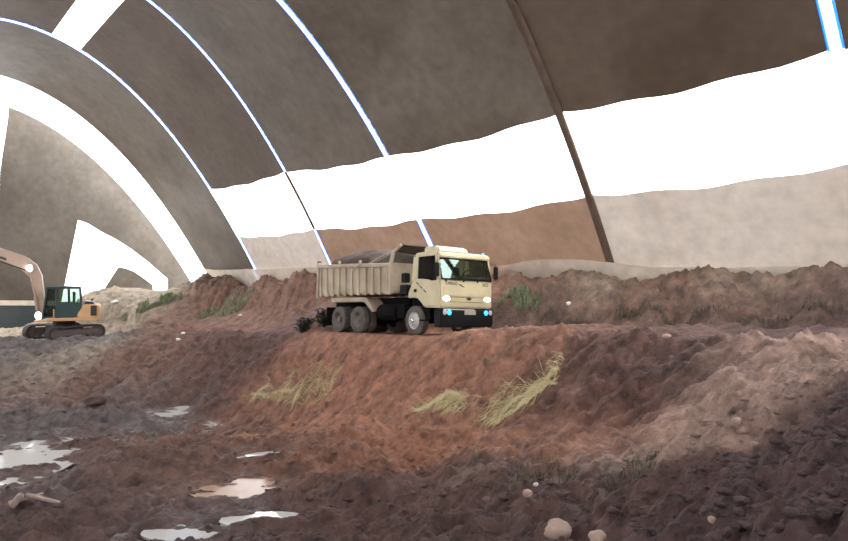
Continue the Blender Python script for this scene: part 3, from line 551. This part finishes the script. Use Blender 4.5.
at_ = bmesh.new(); lathe([(.02, -.35), (.26, -.34), (.26, .34), (.02, .35)], (-1.7, .86, .80), (1, 0, 0), 16, at_); box(-1.1, -.7, .6, 1.1, .6, 1.05, .02, 1, at_); obj('air_tank', at_, M['under'], truck, True, 40)
obj('battery_box', box(-1.05, -.62, -1.12, -.62, .58, 1.08, .02), M['under'], truck)
ib = box(-.92, -.52, -1.12, -.88, 1.42, 1.78, .03, 1); box(-.88, -.60, -1.10, -.88, 1.86, 2.2, .03, 1, ib); obj('air_intake', ib, M['black'], truck)
tube_ = tube([(-.62, .95, 1.2), (-.62, .95, 2.9)], .07, 10); obj('exhaust_stack', tube_, M['black'], truck)
obj('door_step', add(box(.30, .75, -1.2, -.95, .50, .56, .01), bar((.52, -1.08, .52), (.52, -1.08, .98), .5, .03)), M['under'], truck)
def wheel(x, s, dual, k):
    y = s * (HW - .03)
    inn = -1 if s > 0 else 1
    ax = (0, s, 0)
    prof_ = [(.30, 0), (.33, .0), (.43, -.005), (.485, -.02), (.51, -.05), (.515, -.09), (.505, -.10), (.505, -.125), (.515, -.135), (.515, -.16), (.505, -.17), (.505, -.195), (.515, -.205), (.51, -.25), (.485, -.28), (.40, -.295), (.30, -.295)]
    t = lathe(prof_, (0, 0, 0), ax, 36, closed=True)
    if dual: lathe([(r, a - .33) for r, a in prof_], (0, 0, 0), ax, 36, t, closed=True)
    wh = obj('wheel', t, M['tyre'], truck, True, 40); wh.location = (x, y, WR)
    pr = [(.06, -.20), (.10, -.20), (.20, -.19), (.24, -.16), (.285, -.03), (.305, .0), (.305, -.03), (.30, -.29), (.06, -.28)] if dual else [(.05, .035), (.13, .04), (.19, .0), (.23, -.035), (.27, -.05), (.285, -.02), (.305, .0), (.305, -.03), (.30, -.28), (.05, -.26)]
    r_ = obj('rim', lathe(pr, (0, 0, 0), ax, 30), M['rim'] if dual else M['rim_w'], wh, True, 40)
    hp = [(.02, -.02), (.07, -.025), (.10, -.05), (.105, -.2), (.02, -.21)] if dual else [(.02, .09), (.06, .085), (.075, .06), (.08, .03), (.02, .02)]
    hb = lathe(hp[::-1], (0, 0, 0), ax, 16)
    for i in range(8):
        a = i * math.pi / 4; rr = .15; o0 = -.185 if dual else .03
        lathe([(.005, o0), (.016, o0), (.016, o0 + .04), (.005, o0 + .042)], (rr * math.cos(a), 0, rr * math.sin(a)), ax, 6, hb)
    obj('hub', hb, M['rim'] if dual else M['chrome'], wh, True, 40)
for k, (x, dual) in enumerate(((0, False), (-WB, True), (-WB - DZ, True))):
    for s in (-1, 1): wheel(x, s, dual, k)
for s in (-1, 1):
    y0, y1 = sorted((s * (HW + .02), s * (HW - .62)))
    obj('mudguard', prism([(-5.35, 1.20), (-3.15, 1.20), (-2.98, 1.17), (-2.45, .80), (-2.30, .84), (-2.80, 1.30), (-3.0, 1.36), (-5.35, 1.36)], y0, y1, 'y', .015), M['cream2'], truck)
    obj('mud_flap', box(-5.72, -5.69, y0, y1, .25, 1.0), M['under'], truck)
# tipping body
BX0, BX1, BZ0, BH = -6.36, -1.25, 1.48, 1.25
ztop = lambda x: 2.56 + (BX1 - x) / (BX1 - BX0) * .20
bed = bmesh.new()
for s in (-1, 1):
    ya, yb = sorted((s * BH, s * (BH - .06))); prism([(BX0, BZ0), (BX1, BZ0), (BX1, ztop(BX1)), (BX0, ztop(BX0))], ya, yb, 'y', .01, bed)
box(BX0, BX1, -BH, BH, BZ0, BZ0 + .08, .01, 1, bed); box(BX1 - .06, BX1, -BH, BH, BZ0, 2.62, .01, 1, bed); box(BX0, BX0 + .06, -BH + .02, BH - .02, BZ0, ztop(BX0) - .05, .01, 1, bed)
body = obj('dump_body', bed, M['cream2'], truck)
for s in (-1, 1):
    for i in range(11):
        x = BX0 + .22 + i * (BX1 - BX0 - .42) / 10; y = s * (BH + .035)
        rb = bmesh.new(); prism([(x - .10, BZ0 - .04), (x + .10, BZ0 - .04), (x + .055, BZ0 + .16), (x + .045, ztop(x) - .10), (x - .045, ztop(x) - .10), (x - .055, BZ0 + .16)], min(y - .04, y + .04), max(y - .04, y + .04), 'y', .012, rb)
        obj('side_rib', rb, M['cream2'], body)
    obj('top_rail', bar((BX0 - .02, s * (BH + .02), ztop(BX0) - .05), (BX1 + .02, s * (BH + .02), ztop(BX1) - .05), .17, .15, .02), M['cream2'], body)
    obj('corner_post', add(box(BX1 - .10, BX1 + .03, s * (BH + .02) - .07, s * (BH + .02) + .07, BZ0 - .04, 2.56, .015), bar((BX1 - .04, s * (BH + .02), 2.52), (-1.12, s * (BH + .01), 2.98), .10, .13, .015)), M['cream2'], body)
    obj('rear_post', box(BX0 - .06, BX0 + .08, s * (BH + .02) - .07, s * (BH + .02) + .07, BZ0 - .12, ztop(BX0) + .10, .015), M['cream2'], body)
    obj('canopy_beam', bar((-1.13, s * (BH + .01), 2.95), (-.66, s * (BH + .01), 3.20), .09, .11, .015), M['cream2'], body)
    obj('gusset_rod', tube([(-2.75, s * BH, 2.62), (-1.05, s * BH, 3.06), (-.7, s * BH, 3.2)], .028, 8), M['cream2'], body)
    obj('gusset_plate', panel([(-2.35, s * (BH - .06), 2.62), (-1.24, s * (BH - .06), 2.58), (-1.12, s * (BH - .06), 2.98)], .02), M['tarp'], body)
for x in (-4.75, -3.25): obj('rail_peg', box(x - .05, x + .05, -BH - .07, -BH + .03, ztop(x), ztop(x) + .16, .015), M['cream2'], body)
obj('latch_bar', bar((-3.05, -BH - .13, 2.66), (-3.62, -BH - .13, 2.40), .05, .07, .01), M['cream2'], body)
obj('headboard', prism([(-BH, 2.58), (BH, 2.58), (BH, 2.80), (.2, 2.86), (-.7, 2.98), (-BH, 3.0)], BX1 - .05, BX1, 'x', .01), M['tarp'], body)
cp = panel([(-1.2, -BH, 2.99), (-.66, -BH, 3.20), (-.42, -.2, 3.16), (-1.2, -.2, 2.93)], .03); panel([(-1.2, -.2, 2.93), (-.42, -.2, 3.16), (-.66, BH, 3.02), (-1.2, BH, 2.80)], .03, cp); obj('cab_guard', cp, M['tarp'], body)
tg = bmesh.new()
for i in range(4): box(BX0 - .05, BX0, -.95 + i * .62, -.87 + i * .62, BZ0, ztop(BX0) - .08, .01, 1, tg)
obj('tailgate_rib', tg, M['cream2'], body)
hg = box(BX0 - .12, BX0 + .02, -BH - .04, -BH + .1, ztop(BX0) - .02, ztop(BX0) + .18, .02); obj('tailgate_hinge', hg, mat('rusty_hinge', (.16, .07, .05), .8, dirt=(.08, .04, .03)), body)
tj = tube([(-1.6, 0, 1.0), (-1.45, 0, 2.3)], .1, 10); obj('lift_cylinder', tj, M['under'], truck)
# soil load heaped in the body: a thing of its own
def heap():
    nx, ny = 46, 20; V = []
    for i in range(nx + 1):
        for j in range(ny + 1):
            x = -6.2 + 3.9 * i / nx; y = -1.15 + 2.3 * j / ny; ex = min(1, (i / nx) * 6, (1 - i / nx) * 3.2); ey = min(1, j / ny * 3.5, (1 - j / ny) * 3.5)
            h = 2.52 + .72 * ex ** .6 * (.35 + .65 * ey ** .7) + .12 * float(fbm(x * 2, y * 2, 5, 4)) + .10 * math.sin((x + 5.2) * .9)
            V.append((x, y, h))
    n0 = len(V)
    i = np.arange(nx * ny); a = (i // ny) * (ny + 1) + i % ny; Q = list(np.stack([a, a + 1, a + ny + 2, a + ny + 1], 1))
    rim_ = [i * (ny + 1) for i in range(nx + 1)] + [nx * (ny + 1) + j for j in range(1, ny + 1)] + [i * (ny + 1) + ny for i in range(nx - 1, -1, -1)] + [j for j in range(ny - 1, 0, -1)]
    for v in rim_: V.append((V[v][0], V[v][1], 1.58))
    m_ = len(rim_)
    for k in range(m_): Q.append((rim_[k], rim_[(k + 1) % m_], n0 + (k + 1) % m_, n0 + k))
    return V, Q
hv, hq = heap(); ld = mesh_np('soil_load', hv, hq, M['load'], smooth=True); ld.matrix_world = T_MAT
tag(ld, 'dark brown heap of loose soil inside the dump body', 'soil')

# ------------------------------------------------------------------ excavator
EX = empty('excavator', E_POS); tag(EX, 'orange crawler excavator with dark green cab working by the end wall', 'excavator')
def xf(a, loc=(0, 0, 0)): return Matrix.Translation(loc) @ Matrix.Rotation(a, 4, 'Z')
def xobj(name, bm, m, mtx, parent=EX, smooth=False):
    bmesh.ops.transform(bm, matrix=mtx, verts=bm.verts); return obj(name, bm, m, parent, smooth, 35)
UA = math.radians(180 + 24)                          # upper body looks left in the photo and a little towards the camera
UM = xf(UA)
TA = math.radians(55); TMX = xf(TA, (-.75, 0, 0))                  # tracks point away to the right
def track(yo):
    L_, H_, wd = 3.3, .84, .55; r = H_ / 2; pts = []
    for k in range(13): a = math.pi / 2 - math.pi * k / 12; pts.append((L_ / 2 - r + r * math.cos(a), r + r * math.sin(a)))
    for k in range(13): a = -math.pi / 2 - math.pi * k / 12; pts.append((-L_ / 2 + r + r * math.cos(a), r + r * math.sin(a)))
    P = []
    for i in range(len(pts)):
        a, b = Vector(pts[i]), Vector(pts[(i + 1) % len(pts)]); n_ = max(1, int((b - a).length / .16))
        for j in range(n_): P.append(a.lerp(b, j / n_))
    tr = bmesh.new(); ins = [Vector((p.x * (1 - .09 / (L_ / 2)), r + (p.y - r) * (1 - .09 / r))) for p in P]; n = len(P); ring = []
    for lst in (P, ins): ring.append([[tr.verts.new((p.x, yo + s * wd / 2, p.y)) for p in lst] for s in (-1, 1)])
    for k in range(n):
        q = (k + 1) % n
        tr.faces.new((ring[0][0][k], ring[0][0][q], ring[0][1][q], ring[0][1][k])); tr.faces.new((ring[1][0][k], ring[1][1][k], ring[1][1][q], ring[1][0][q]))
        for s in (0, 1): tr.faces.new((ring[0][s][k], ring[1][s][k], ring[1][s][q], ring[0][s][q]))
    for k in range(n):                                  # grouser bars standing proud of the belt
        p = P[k]; d = (P[(k + 1) % n] - P[k - 1]).normalized(); nn = Vector((d.y, -d.x)) * -1
        if (p - Vector((0, r))).dot(nn) < 0: nn = -nn
        bar((p.x, yo - wd / 2, p.y), (p.x, yo + wd / 2, p.y), .05, .05, 0, tr, (nn.x, 0, nn.y))
    t = xobj('track', tr, M['track'], TMX)
    fr_ = box(-L_ / 2 + .45, L_ / 2 - .45, yo - .2, yo + .2, .26, .66, .05); xobj('track_frame', fr_, M['trackmud'], TMX, t)
    for x in (-L_ / 2 + r, L_ / 2 - r): xobj('idler_wheel', lathe([(.05, -.18), (.32, -.17), (.34, -.1), (.34, .1), (.32, .17), (.05, .18)], (x, yo, r), (0, 1, 0), 18), M['trackmud'], TMX, t, True)
    for k in range(5): xobj('roller', lathe([(.03, -.2), (.11, -.19), (.11, .19), (.03, .2)], (-.8 + k * .4, yo, .2), (0, 1, 0), 10), M['trackmud'], TMX, t, True)
track(-1.35); track(1.35)
uc_ = box(-.6, .6, -1.1, 1.1, .35, .85, .05); lathe([(.05, .8), (.62, .8), (.62, 1.12), (.05, 1.12)], (0, 0, 0), (0, 0, 1), 20, uc_); xobj('undercarriage', uc_, M['track'], TMX, EX, False)
# upper body: x forward, y to the operator's left (the side that faces the camera)
xobj('deck', add(box(-1.2, 1.45, -1.2, 1.2, 1.14, 1.34, .03), box(1.45, 2.1, .55, 1.2, 1.14, 1.22, .02)), M['orange'], UM)
ec = prism([(-1.16, 1.34), (-.10, 1.34), (-.10, 1.80), (-.40, 2.04), (-.50, 2.10), (-1.08, 2.10), (-1.16, 2.0)], -.2, 1.19, 'y', .04, seg=2); xobj('engine_cover', ec, M['orange'], UM, EX, True)
xobj('right_cover', prism([(-1.15, 1.34), (1.1, 1.34), (1.1, 1.8), (.7, 2.05), (-1.15, 2.05)], -1.2, -.45, 'y', .04), M['orange'], UM)
cw = prism([(-1.14, 1.12), (-1.28, 1.2), (-1.32, 1.5), (-1.28, 2.0), (-1.14, 2.08)], -1.22, 1.22, 'y', .05, seg=2); xobj('counterweight', cw, M['orange'], UM, EX, True)
lv = bmesh.new()
box(-1.13, -.80, 1.185, 1.205, 1.42, 2.02, .01, 1, lv)
lo_ = xobj('louver', lv, M['louver'], UM)
for k in range(7): xobj('slat', box(-1.11, -.82, 1.19, 1.225, 1.46 + k * .08, 1.50 + k * .08, 0), M['track'], UM, lo_)
xobj('handrail', tube([(-.45, 1.1, 2.1), (-.55, 1.1, 2.42), (-.55, 1.1, 2.42), (-1.0, 1.1, 2.44), (-1.05, 1.1, 2.1)], .02, 6), M['orange'], UM)
xobj('engine_hood', prism([(-.40, 2.08), (-1.0, 2.08), (-.92, 2.24), (-.42, 2.28)], -.9, 1.0, 'y', .03), M['cabgreen'], UM)
xobj('exhaust_pipe', tube([(-.8, -.3, 2.1), (-.8, -.3, 2.32), (-.9, -.3, 2.4)], .05, 8), M['black'], UM)
# cab (nose x=1.75, rear x=-.25)
cx = lambda x, z: (x, z)
cb = prism([(-.34, 1.9), (.02, 1.34), (1.0, 1.34), (1.0, 2.2), (.98, 2.22), (-.34, 2.22)], .22, 1.2, 'y', .03)
for y in (.25, 1.17):
    for p, q in (((-.30, y, 2.18), (-.22, y, 3.06)), ((.36, y, 2.18), (.38, y, 3.1)), ((.98, y, 1.34), (.98, y, 3.1)), ((1.68, y, 1.34), (1.45, y, 3.06)), ((-.22, y, 3.04), (1.45, y, 3.06)), ((1.0, y, 1.40), (1.68, y, 1.40))): bar(p, q, .07, .08, .012, cb)
for x, z in ((1.68, 1.4), (1.45, 3.05), (-.22, 3.04), (1.57, 2.2)): bar((x, .25, z), (x, 1.17, z), .06, .07, .01, cb)
ecab = xobj('cab', cb, M['cabgreen'], UM)
xobj('cab_roof', prism([(-.30, 3.06), (1.50, 3.06), (1.44, 3.14), (.6, 3.18), (-.24, 3.14)], .2, 1.22, 'y', .03), M['cabgreen'], UM, ecab)
xobj('cab_window', panel([(-.26, 1.18, 2.22), (.34, 1.18, 2.22), (.36, 1.18, 3.04), (-.20, 1.18, 3.04)], .012), M['glass'], UM, ecab)
xobj('cab_window', panel([(.42, 1.18, 2.22), (.96, 1.18, 2.22), (.96, 1.18, 3.04), (.42, 1.18, 3.04)], .012), M['glass'], UM, ecab)
xobj('cab_window', panel([(1.02, 1.18, 1.44), (1.64, 1.18, 1.44), (1.44, 1.18, 3.02), (1.02, 1.18, 3.02)], .012), M['glass_d'], UM, ecab)
xobj('windshield', panel([(1.68, .28, 1.42), (1.68, 1.15, 1.42), (1.46, 1.15, 3.02), (1.46, .28, 3.02)], .012), M['glass_d'], UM, ecab)
xobj('grab_rail', tube([(1.1, 1.24, 1.36), (1.1, 1.27, 1.4), (1.1, 1.27, 1.85)], .03, 8), M['orange'], UM, ecab)
es = box(.1, .6, .5, .95, 1.9, 2.25, .05); box(.02, .16, .5, .95, 2.2, 2.85, .04, 1, es); xobj('seat', es, M['seat'], UM, ecab)
# boom, stick, bucket
def plate_arm(name, spine, half, wd, m, smooth=False, parent=EX, yc=-.12):
    up = [(p[0] + n_[0] * h, p[1] + n_[1] * h) for p, n_, h in zip(spine, _nrm(spine), half)]; dn = [(p[0] - n_[0] * h, p[1] - n_[1] * h) for p, n_, h in zip(spine, _nrm(spine), half)]
    t = bmesh.new(); n = len(spine)
    vs_ = [[t.verts.new((p[0], yc + s * wd / 2, p[1])) for p in lst] for s in (-1, 1) for lst in (up, dn)]
    uL, dL, uR, dR = vs_
    for i in range(n - 1):
        t.faces.new((uL[i], uL[i + 1], uR[i + 1], uR[i])); t.faces.new((dL[i], dR[i], dR[i + 1], dL[i + 1])); t.faces.new((uL[i], dL[i], dL[i + 1], uL[i + 1])); t.faces.new((uR[i], uR[i + 1], dR[i + 1], dR[i]))
    t.faces.new((uL[0], uR[0], dR[0], dL[0])); t.faces.new((uL[-1], dL[-1], dR[-1], uR[-1]))
    bmesh.ops.recalc_face_normals(t, faces=t.faces); bevel(t, .025)
    return xobj(name, t, m, UM, parent)
def _nrm(sp):
    r = []
    for i in range(len(sp)):
        a, b = sp[max(i - 1, 0)], sp[min(i + 1, len(sp) - 1)]; d = Vector((b[0] - a[0], b[1] - a[1])).normalized(); r.append((-d.y, d.x))
    return r
spine = [(1.75, 1.5), (1.86, 2.2), (1.96, 3.0), (2.10, 3.7), (2.38, 4.20), (2.75, 4.50), (3.5, 4.82), (4.6, 5.28), (5.8, 5.72), (6.3, 5.82)]
BF = .4
boom = plate_arm('boom', spine, [.18, .20, .22, .30, .38, .38, .36, .32, .24, .16], .5, M['orange_d'])
xobj('boom_edge', tube([(2.62, .14, 4.10), (3.0, .14, 4.26), (3.7, .14, 4.54), (4.7, .14, 4.98), (5.8, .14, 5.48)], .045, 6), M['steel'], UM, boom)
xobj('boom_pipe', tube([(2.4, .0, 4.72), (2.8, .0, 4.95), (3.6, .0, 5.24), (4.7, .0, 5.66)], .05, 6), M['orange_d'], UM, boom)
xobj('boom_mark', add(panel([(3.6, .15, 4.80), (4.1, .15, 5.0), (4.1, .15, 4.86), (3.6, .15, 4.66)], .01), panel([(4.2, .15, 5.04), (4.7, .15, 5.24), (4.7, .15, 5.1), (4.2, .15, 4.9)], .01)), M['ink'], UM, boom)
for y in (-.46, .22): xobj('boom_cylinder', add(tube([(2.0, y, 1.35), (2.14, y, 2.6)], .08, 10), tube([(2.14, y, 2.6), (2.5, y, 4.2)], .05, 8)), M['orange_d'], UM, boom)
xobj('arm_cylinder', add(tube([(4.9, -.12, 5.75), (5.7, -.12, 6.2)], .09, 10), tube([(5.7, -.12, 6.2), (6.4, -.12, 6.45)], .05, 8)), M['steel'], UM, boom)
stick = plate_arm('stick', [(6.45, 6.5), (6.3, 5.82), (5.95, 4.4), (5.4, 2.6), (5.2, 1.9)], [.14, .3, .26, .18, .12], .36, M['orange_d'])
bk = bmesh.new(); sec = [(5.30, 1.95), (4.95, 1.75), (4.62, 1.35), (4.55, .95), (4.75, .62), (5.1, .55), (5.45, .70)]
for i in range(len(sec) - 1): bar((sec[i][0], -.12, sec[i][1]), (sec[i + 1][0], -.12, sec[i + 1][1]), 1.0, .05, 0, bk)
for y in (-.62, .38): prism(sec, y - .02, y + .02, 'y', 0, bk)
for k in range(5): prism([(5.4, .66), (5.4, .74), (5.68, .80)], -.6 + k * .22, -.5 + k * .22, 'y', 0, bk)
xobj('bucket', bk, M['steel'], UM, stick)
def lamp(x, y, z, r, nm):
    h = xobj('lamp_housing', lathe([(.02, -.10), (r, -.06), (r * 1.08, 0), (r, .0)], (x, y, z), (.55, .83, 0), 14), M['black'], UM, EX, True)
    l_ = xobj('work_lamp', lathe([(.01, .0), (r * .95, .0), (r * .8, .05), (.02, .08)], (x, y, z), (.55, .83, 0), 16), M['work'], UM, h, True); tag(l_, nm)
lamp(2.42, .24, 4.22, .2, 'lit white lamp on the boom'); lamp(1.90, 1.0, 1.48, .22, 'lit white lamp on the deck front')

# ------------------------------------------------------------------ puddles
for (px, py, rx, ry, s, lab, kind_), (x, y, z, _, _, _) in zip(PUDDLE_SPEC, PUD):
    n = 40; V = [(0, 0, 0)]
    for i in range(n):
        a = 2 * math.pi * i / n; k = 1.12 + .2 * float(fbm(math.cos(a) * 1.2 + s, math.sin(a) * 1.2, 3, 2)); V.append((rx * k * math.cos(a), ry * k * math.sin(a), 0))
    for i in range(1, n + 1): V.append((V[i][0] * .97, V[i][1] * .97, -.05))
    bm = bmesh.new(); vv = [bm.verts.new(v) for v in V[:n + 1]]; lo2 = [bm.verts.new(v) for v in V[n + 1:]]
    for i in range(n): bm.faces.new((vv[0], vv[1 + i], vv[1 + (i + 1) % n])); bm.faces.new((vv[1 + i], lo2[i], lo2[(i + 1) % n], vv[1 + (i + 1) % n]))
    p = obj('puddle', bm, M['water_brown' if kind_ else 'water']); p.location = (x, y, z); tag(p, lab, 'puddle', 'puddles on the pit floor')

# ------------------------------------------------------------------ stones, clods and wood
def rock(name, px, py, r, m, lab, cat, sq=.72, seed=0, grp=None, stretch=1.0):
    x, y, z = hit(px, py); bm = bmesh.new(); bmesh.ops.create_icosphere(bm, subdivisions=3, radius=1); rr = random.Random(seed); ang = rr.random() * 6
    for v in bm.verts:
        p = v.co; k = 1 + .38 * float(fbm(p.x * 1.1 + seed * 3.7, p.y * 1.1 + p.z * 1.7, seed, 3)); v.co = Vector((p.x * k * stretch, p.y * k, p.z * k * sq)) * r
    bmesh.ops.rotate(bm, verts=bm.verts, matrix=Matrix.Rotation(ang if stretch == 1 else .3, 3, 'Z')); o = obj(name, bm, m, None, True); o.location = (x, y + r * .3, z + r * .18); tag(o, lab, cat, grp); return o
for a in ((560, 536, .17, 'stone', 'largest pale rounded stone at the bottom edge of the pit, in dark soil', .7, 1), (598, 541, .10, 'stone', 'pale stone cut by the bottom edge beside the largest stone', .7, 2), (528, 499, .08, 'stone', 'small pale stone standing alone in dark soil above the largest stone', .75, 3),
          (667, 338, .10, 'stone', 'grey stone lying on the near edge of the road, right of the truck', .6, 4), (569, 305, .10, 'white', 'small white stone low on the bank just right of the truck', .8, 5), (183, 334, .11, 'white', 'white stone on the shady bank, upper of the close pair', .7, 6), (178, 340, .11, 'white', 'white stone on the shady bank, lower of the close pair', .7, 7),
          (115, 303, .24, 'white', 'white lump on the tan bank behind the excavator', .6, 8), (240, 316, .12, 'white', 'white chip on the bench between the weeds and the truck', .6, 9), (737, 427, .06, 'stone', 'upper pale stone on the loose soil chute', .9, 10), (755, 449, .06, 'stone', 'lower pale stone at the foot of the loose soil chute', .6, 11), (713, 526, .05, 'stone', 'tiny pale stone in the purplish dark soil near the bottom right', .8, 12), (536, 486, .04, 'white', 'tiny white pebble just above the lone small stone', .8, 13)):
    rock('stone', a[0], a[1], a[2], M[a[3]], a[4], 'stone', a[5], a[6], 'stones lying about the pit')
rock('soil_clod', 94, 404, .42, M['clod'], 'large dark clod standing on the pit floor below the excavator', 'clod', .6, 21)
# broken wood slab
x, y, z = hit(34, 506); wb_ = bmesh.new()
bar((-.42, .0, .10), (.12, .15, .16), .10, .05, .01, wb_); bar((-.15, .10, .2), (.45, -.12, .05), .09, .05, .01, wb_); bar((-.35, -.1, .05), (-.18, -.08, .26), .16, .12, .03, wb_)
wo = obj('wood_scrap', wb_, M['bark']); wo.location = (x, y, z); wo.rotation_euler = (0, 0, .3); tag(wo, 'pale splintered wood scrap in the mud at the lower left', 'wood')
# many small clods: nobody could count them
def scatter_clods():
    t = bmesh.new(); bmesh.ops.create_icosphere(t, subdivisions=1, radius=1); bv = np.array([v.co[:] for v in t.verts]); bf = np.array([[v.index for v in f.verts] for f in t.faces]); t.free()
    n = 10000; Y = 5.2 + 24 * RS.rand(n) ** 1.6; X = (RS.rand(n) * 900 - 30 - CX) / F * Y; c, u = CU(X, Y); k = fbm(X * .8, Y * .8, 200, 3) + .9 * fbm(X * .25, Y * .25, 210, 2) + .25 * (u > 9) - .3 * (np.abs(u - 7) < 1.3); keep = (k > .10) & (u > 6.1); X, Y = X[keep], Y[keep]; n = len(X); Z = ground(X, Y)
    r = .014 + .055 * RS.rand(n) ** 3.4; V = []; Fc = []; 
    for i in range(n):
        q = bv * (r[i] * (1 + .8 * (RS.rand(len(bv), 1) - .5))) * np.array([1 + .6 * RS.rand(), 1 + .6 * RS.rand(), .6]); V.append(q + (X[i], Y[i], Z[i] + r[i] * .15)); Fc.append(bf + i * len(bv))
    V = np.concatenate(V); col = soil_color(V[:, 0].copy(), V[:, 1].copy()) * .9
    tag(mesh_np('mud_clods', V, np.concatenate(Fc), M['soil'], colors=col, attrs=dict(wet=np.zeros(len(V)))), 'countless small clods of soil strewn over the pit floor and slopes', 'soil', kind='stuff')
scatter_clods()

# ------------------------------------------------------------------ grass: nobody could count it
def inside(poly, x, y):
    c_ = False; j = len(poly) - 1
    for i in range(len(poly)):
        if (poly[i][1] > y) != (poly[j][1] > y) and x < (poly[j][0] - poly[i][0]) * (y - poly[i][1]) / (poly[j][1] - poly[i][1]) + poly[i][0]: c_ = not c_
        j = i
    return c_
def blades(name, poly, n, ln, wd, lean, m, lab, cat, seed, flow=None, thresh=-.12):
    rs = np.random.RandomState(seed)
    pw = [hit(px, py)[:2] for px, py in poly]; xs = [p[0] for p in pw]; ys = [p[1] for p in pw]; P = []
    while len(P) < n:
        x = rs.uniform(min(xs), max(xs)); y = rs.uniform(min(ys), max(ys))
        if inside(pw, x, y) and float(fbm(x * 1.1, y * 1.1, seed, 3)) > thresh + .22 * rs.rand() - .11: P.append((x, y))
    P = np.array(P); Z = ground(P[:, 0], P[:, 1]); V = []; Q = []
    for i, (x, y) in enumerate(P):
        a = (flow + .9 * rs.randn() * .5 if flow is not None else rs.rand() * 6.283) + 1.2 * float(vn(x * 2, y * 2, seed)); L_ = ln * (.5 + rs.rand()); dx, dy = math.cos(a), math.sin(a); b = len(V); wv = wd * (.6 + .8 * rs.rand())
        up = L_ * (1 - lean) * (.5 + rs.rand() * .8) + .03; xs_ = x + dx * L_ * lean * np.array([0, .35, .7, 1.0]); ys_ = y + dy * L_ * lean * np.array([0, .35, .7, 1.0]); zs = ground(xs_, ys_) + up * np.array([-.1, .75, 1.0, .7])
        for k in range(4):
            w_ = wv * (1, .9, .6, .12)[k]; V.append((xs_[k] - dy * w_ / 2, ys_[k] + dx * w_ / 2, zs[k])); V.append((xs_[k] + dy * w_ / 2, ys_[k] - dx * w_ / 2, zs[k] + w_ * .3))
        for k in range(3): Q.append((b + 2 * k, b + 2 * k + 1, b + 2 * k + 3, b + 2 * k + 2))
    tag(mesh_np(name, V, Q, m), lab, cat, kind='stuff')
FL = math.atan2(-(CT * 0 + ST), -(CT)) + math.pi      # along the slope fall line
FL = math.atan2(-ST, -CT) - .55
blades('dry_grass', [(248, 398), (300, 404), (330, 392), (346, 362), (300, 366), (272, 380)], 850, .36, .015, .8, M['straw'], 'patch of yellow dry grass on the red slope below the rear of the truck', 'grass', 1, FL)
blades('dry_grass', [(415, 409), (465, 414), (520, 408), (556, 386), (568, 354), (530, 364), (480, 382), (430, 398)], 1300, .42, .013, .8, M['straw'], 'patch of yellow dry grass on the red slope below the front of the truck', 'grass', 2, FL, -.03)
blades('green_weeds', [(120, 322), (135, 319), (160, 306), (186, 299), (190, 292), (176, 292), (150, 302), (128, 313)], 900, .30, .04, .35, M['green'], 'green weeds on the left nose of the bank behind the excavator', 'weeds', 3, None, -.1)
blades('green_weeds', [(196, 313), (230, 318), (252, 308), (262, 296), (240, 294), (214, 306)], 750, .28, .04, .35, M['green'], 'green weeds on the bench of the bank behind the dump body', 'weeds', 4, None, -.05)
blades('green_weeds', [(498, 306), (512, 310), (540, 308), (538, 296), (510, 294)], 500, .22, .03, .3, M['green'], 'thin green weeds on the bank just beyond the cab', 'weeds', 5, None, -.1)
blades('dry_weeds', [(540, 326), (700, 320), (848, 316), (848, 309), (720, 312), (600, 317), (540, 321)], 1300, .15, .016, .4, M['weed'], 'fringe of dull dry weeds along the ditch at the foot of the bank', 'weeds', 6, None, -.2)
blades('dry_weeds', [(590, 480), (640, 482), (660, 455), (625, 448), (598, 462)], 420, .10, .009, .55, M['weed'], 'dull weeds at the foot of the pale soil chute', 'weeds', 7, None, .0)
blades('dry_weeds', [(470, 490), (540, 500), (590, 470), (540, 455), (490, 465)], 300, .14, .010, .4, M['weed'], 'sparse dull weeds on the pit floor above the lone small stone', 'weeds', 8, None, .05)
# dark leafy shrub behind the rear wheels
def shrub(px, py, h, wd, lab, seed):
    x, y, z = hit(px, py); rs = random.Random(seed); r = empty('shrub', (x, y, z)); tag(r, lab, 'shrub'); st = bmesh.new(); V = []; Q = []
    for i in range(16):
        a = rs.random() * 6.28; l = h * (.6 + .5 * rs.random()); tip = Vector((math.cos(a) * wd * rs.random(), math.sin(a) * wd * rs.random(), l)); mid = tip * .5 + Vector((0, 0, .1)); tube([(tip.x * .1, tip.y * .1, -.1), mid, tip], [.02, .014, .006], 5, st)
        for k in range(34):
            f = .25 + .75 * rs.random(); p = tip * f + Vector((rs.gauss(0, .10), rs.gauss(0, .10), rs.gauss(0, .07))); d = Vector((rs.gauss(0, 1), rs.gauss(0, 1), rs.gauss(0, .6))).normalized() * .075; n_ = d.cross(Vector((rs.gauss(0, 1), rs.gauss(0, 1), 1))).normalized() * .03; b = len(V); V += [tuple(p - d), tuple(p + n_), tuple(p + d), tuple(p - n_)]; Q.append((b, b + 1, b + 2, b + 3))
    obj('stem', st, M['twig'], r); tag(mesh_np('foliage', V, Q, M['leaf'], r), kind='stuff')
shrub(303, 332, .55, .55, 'low dark shrub at the road edge behind the rear wheels, further from the truck', 3); shrub(324, 327, .7, .5, 'dark shrub close behind the rear wheels of the truck', 4)
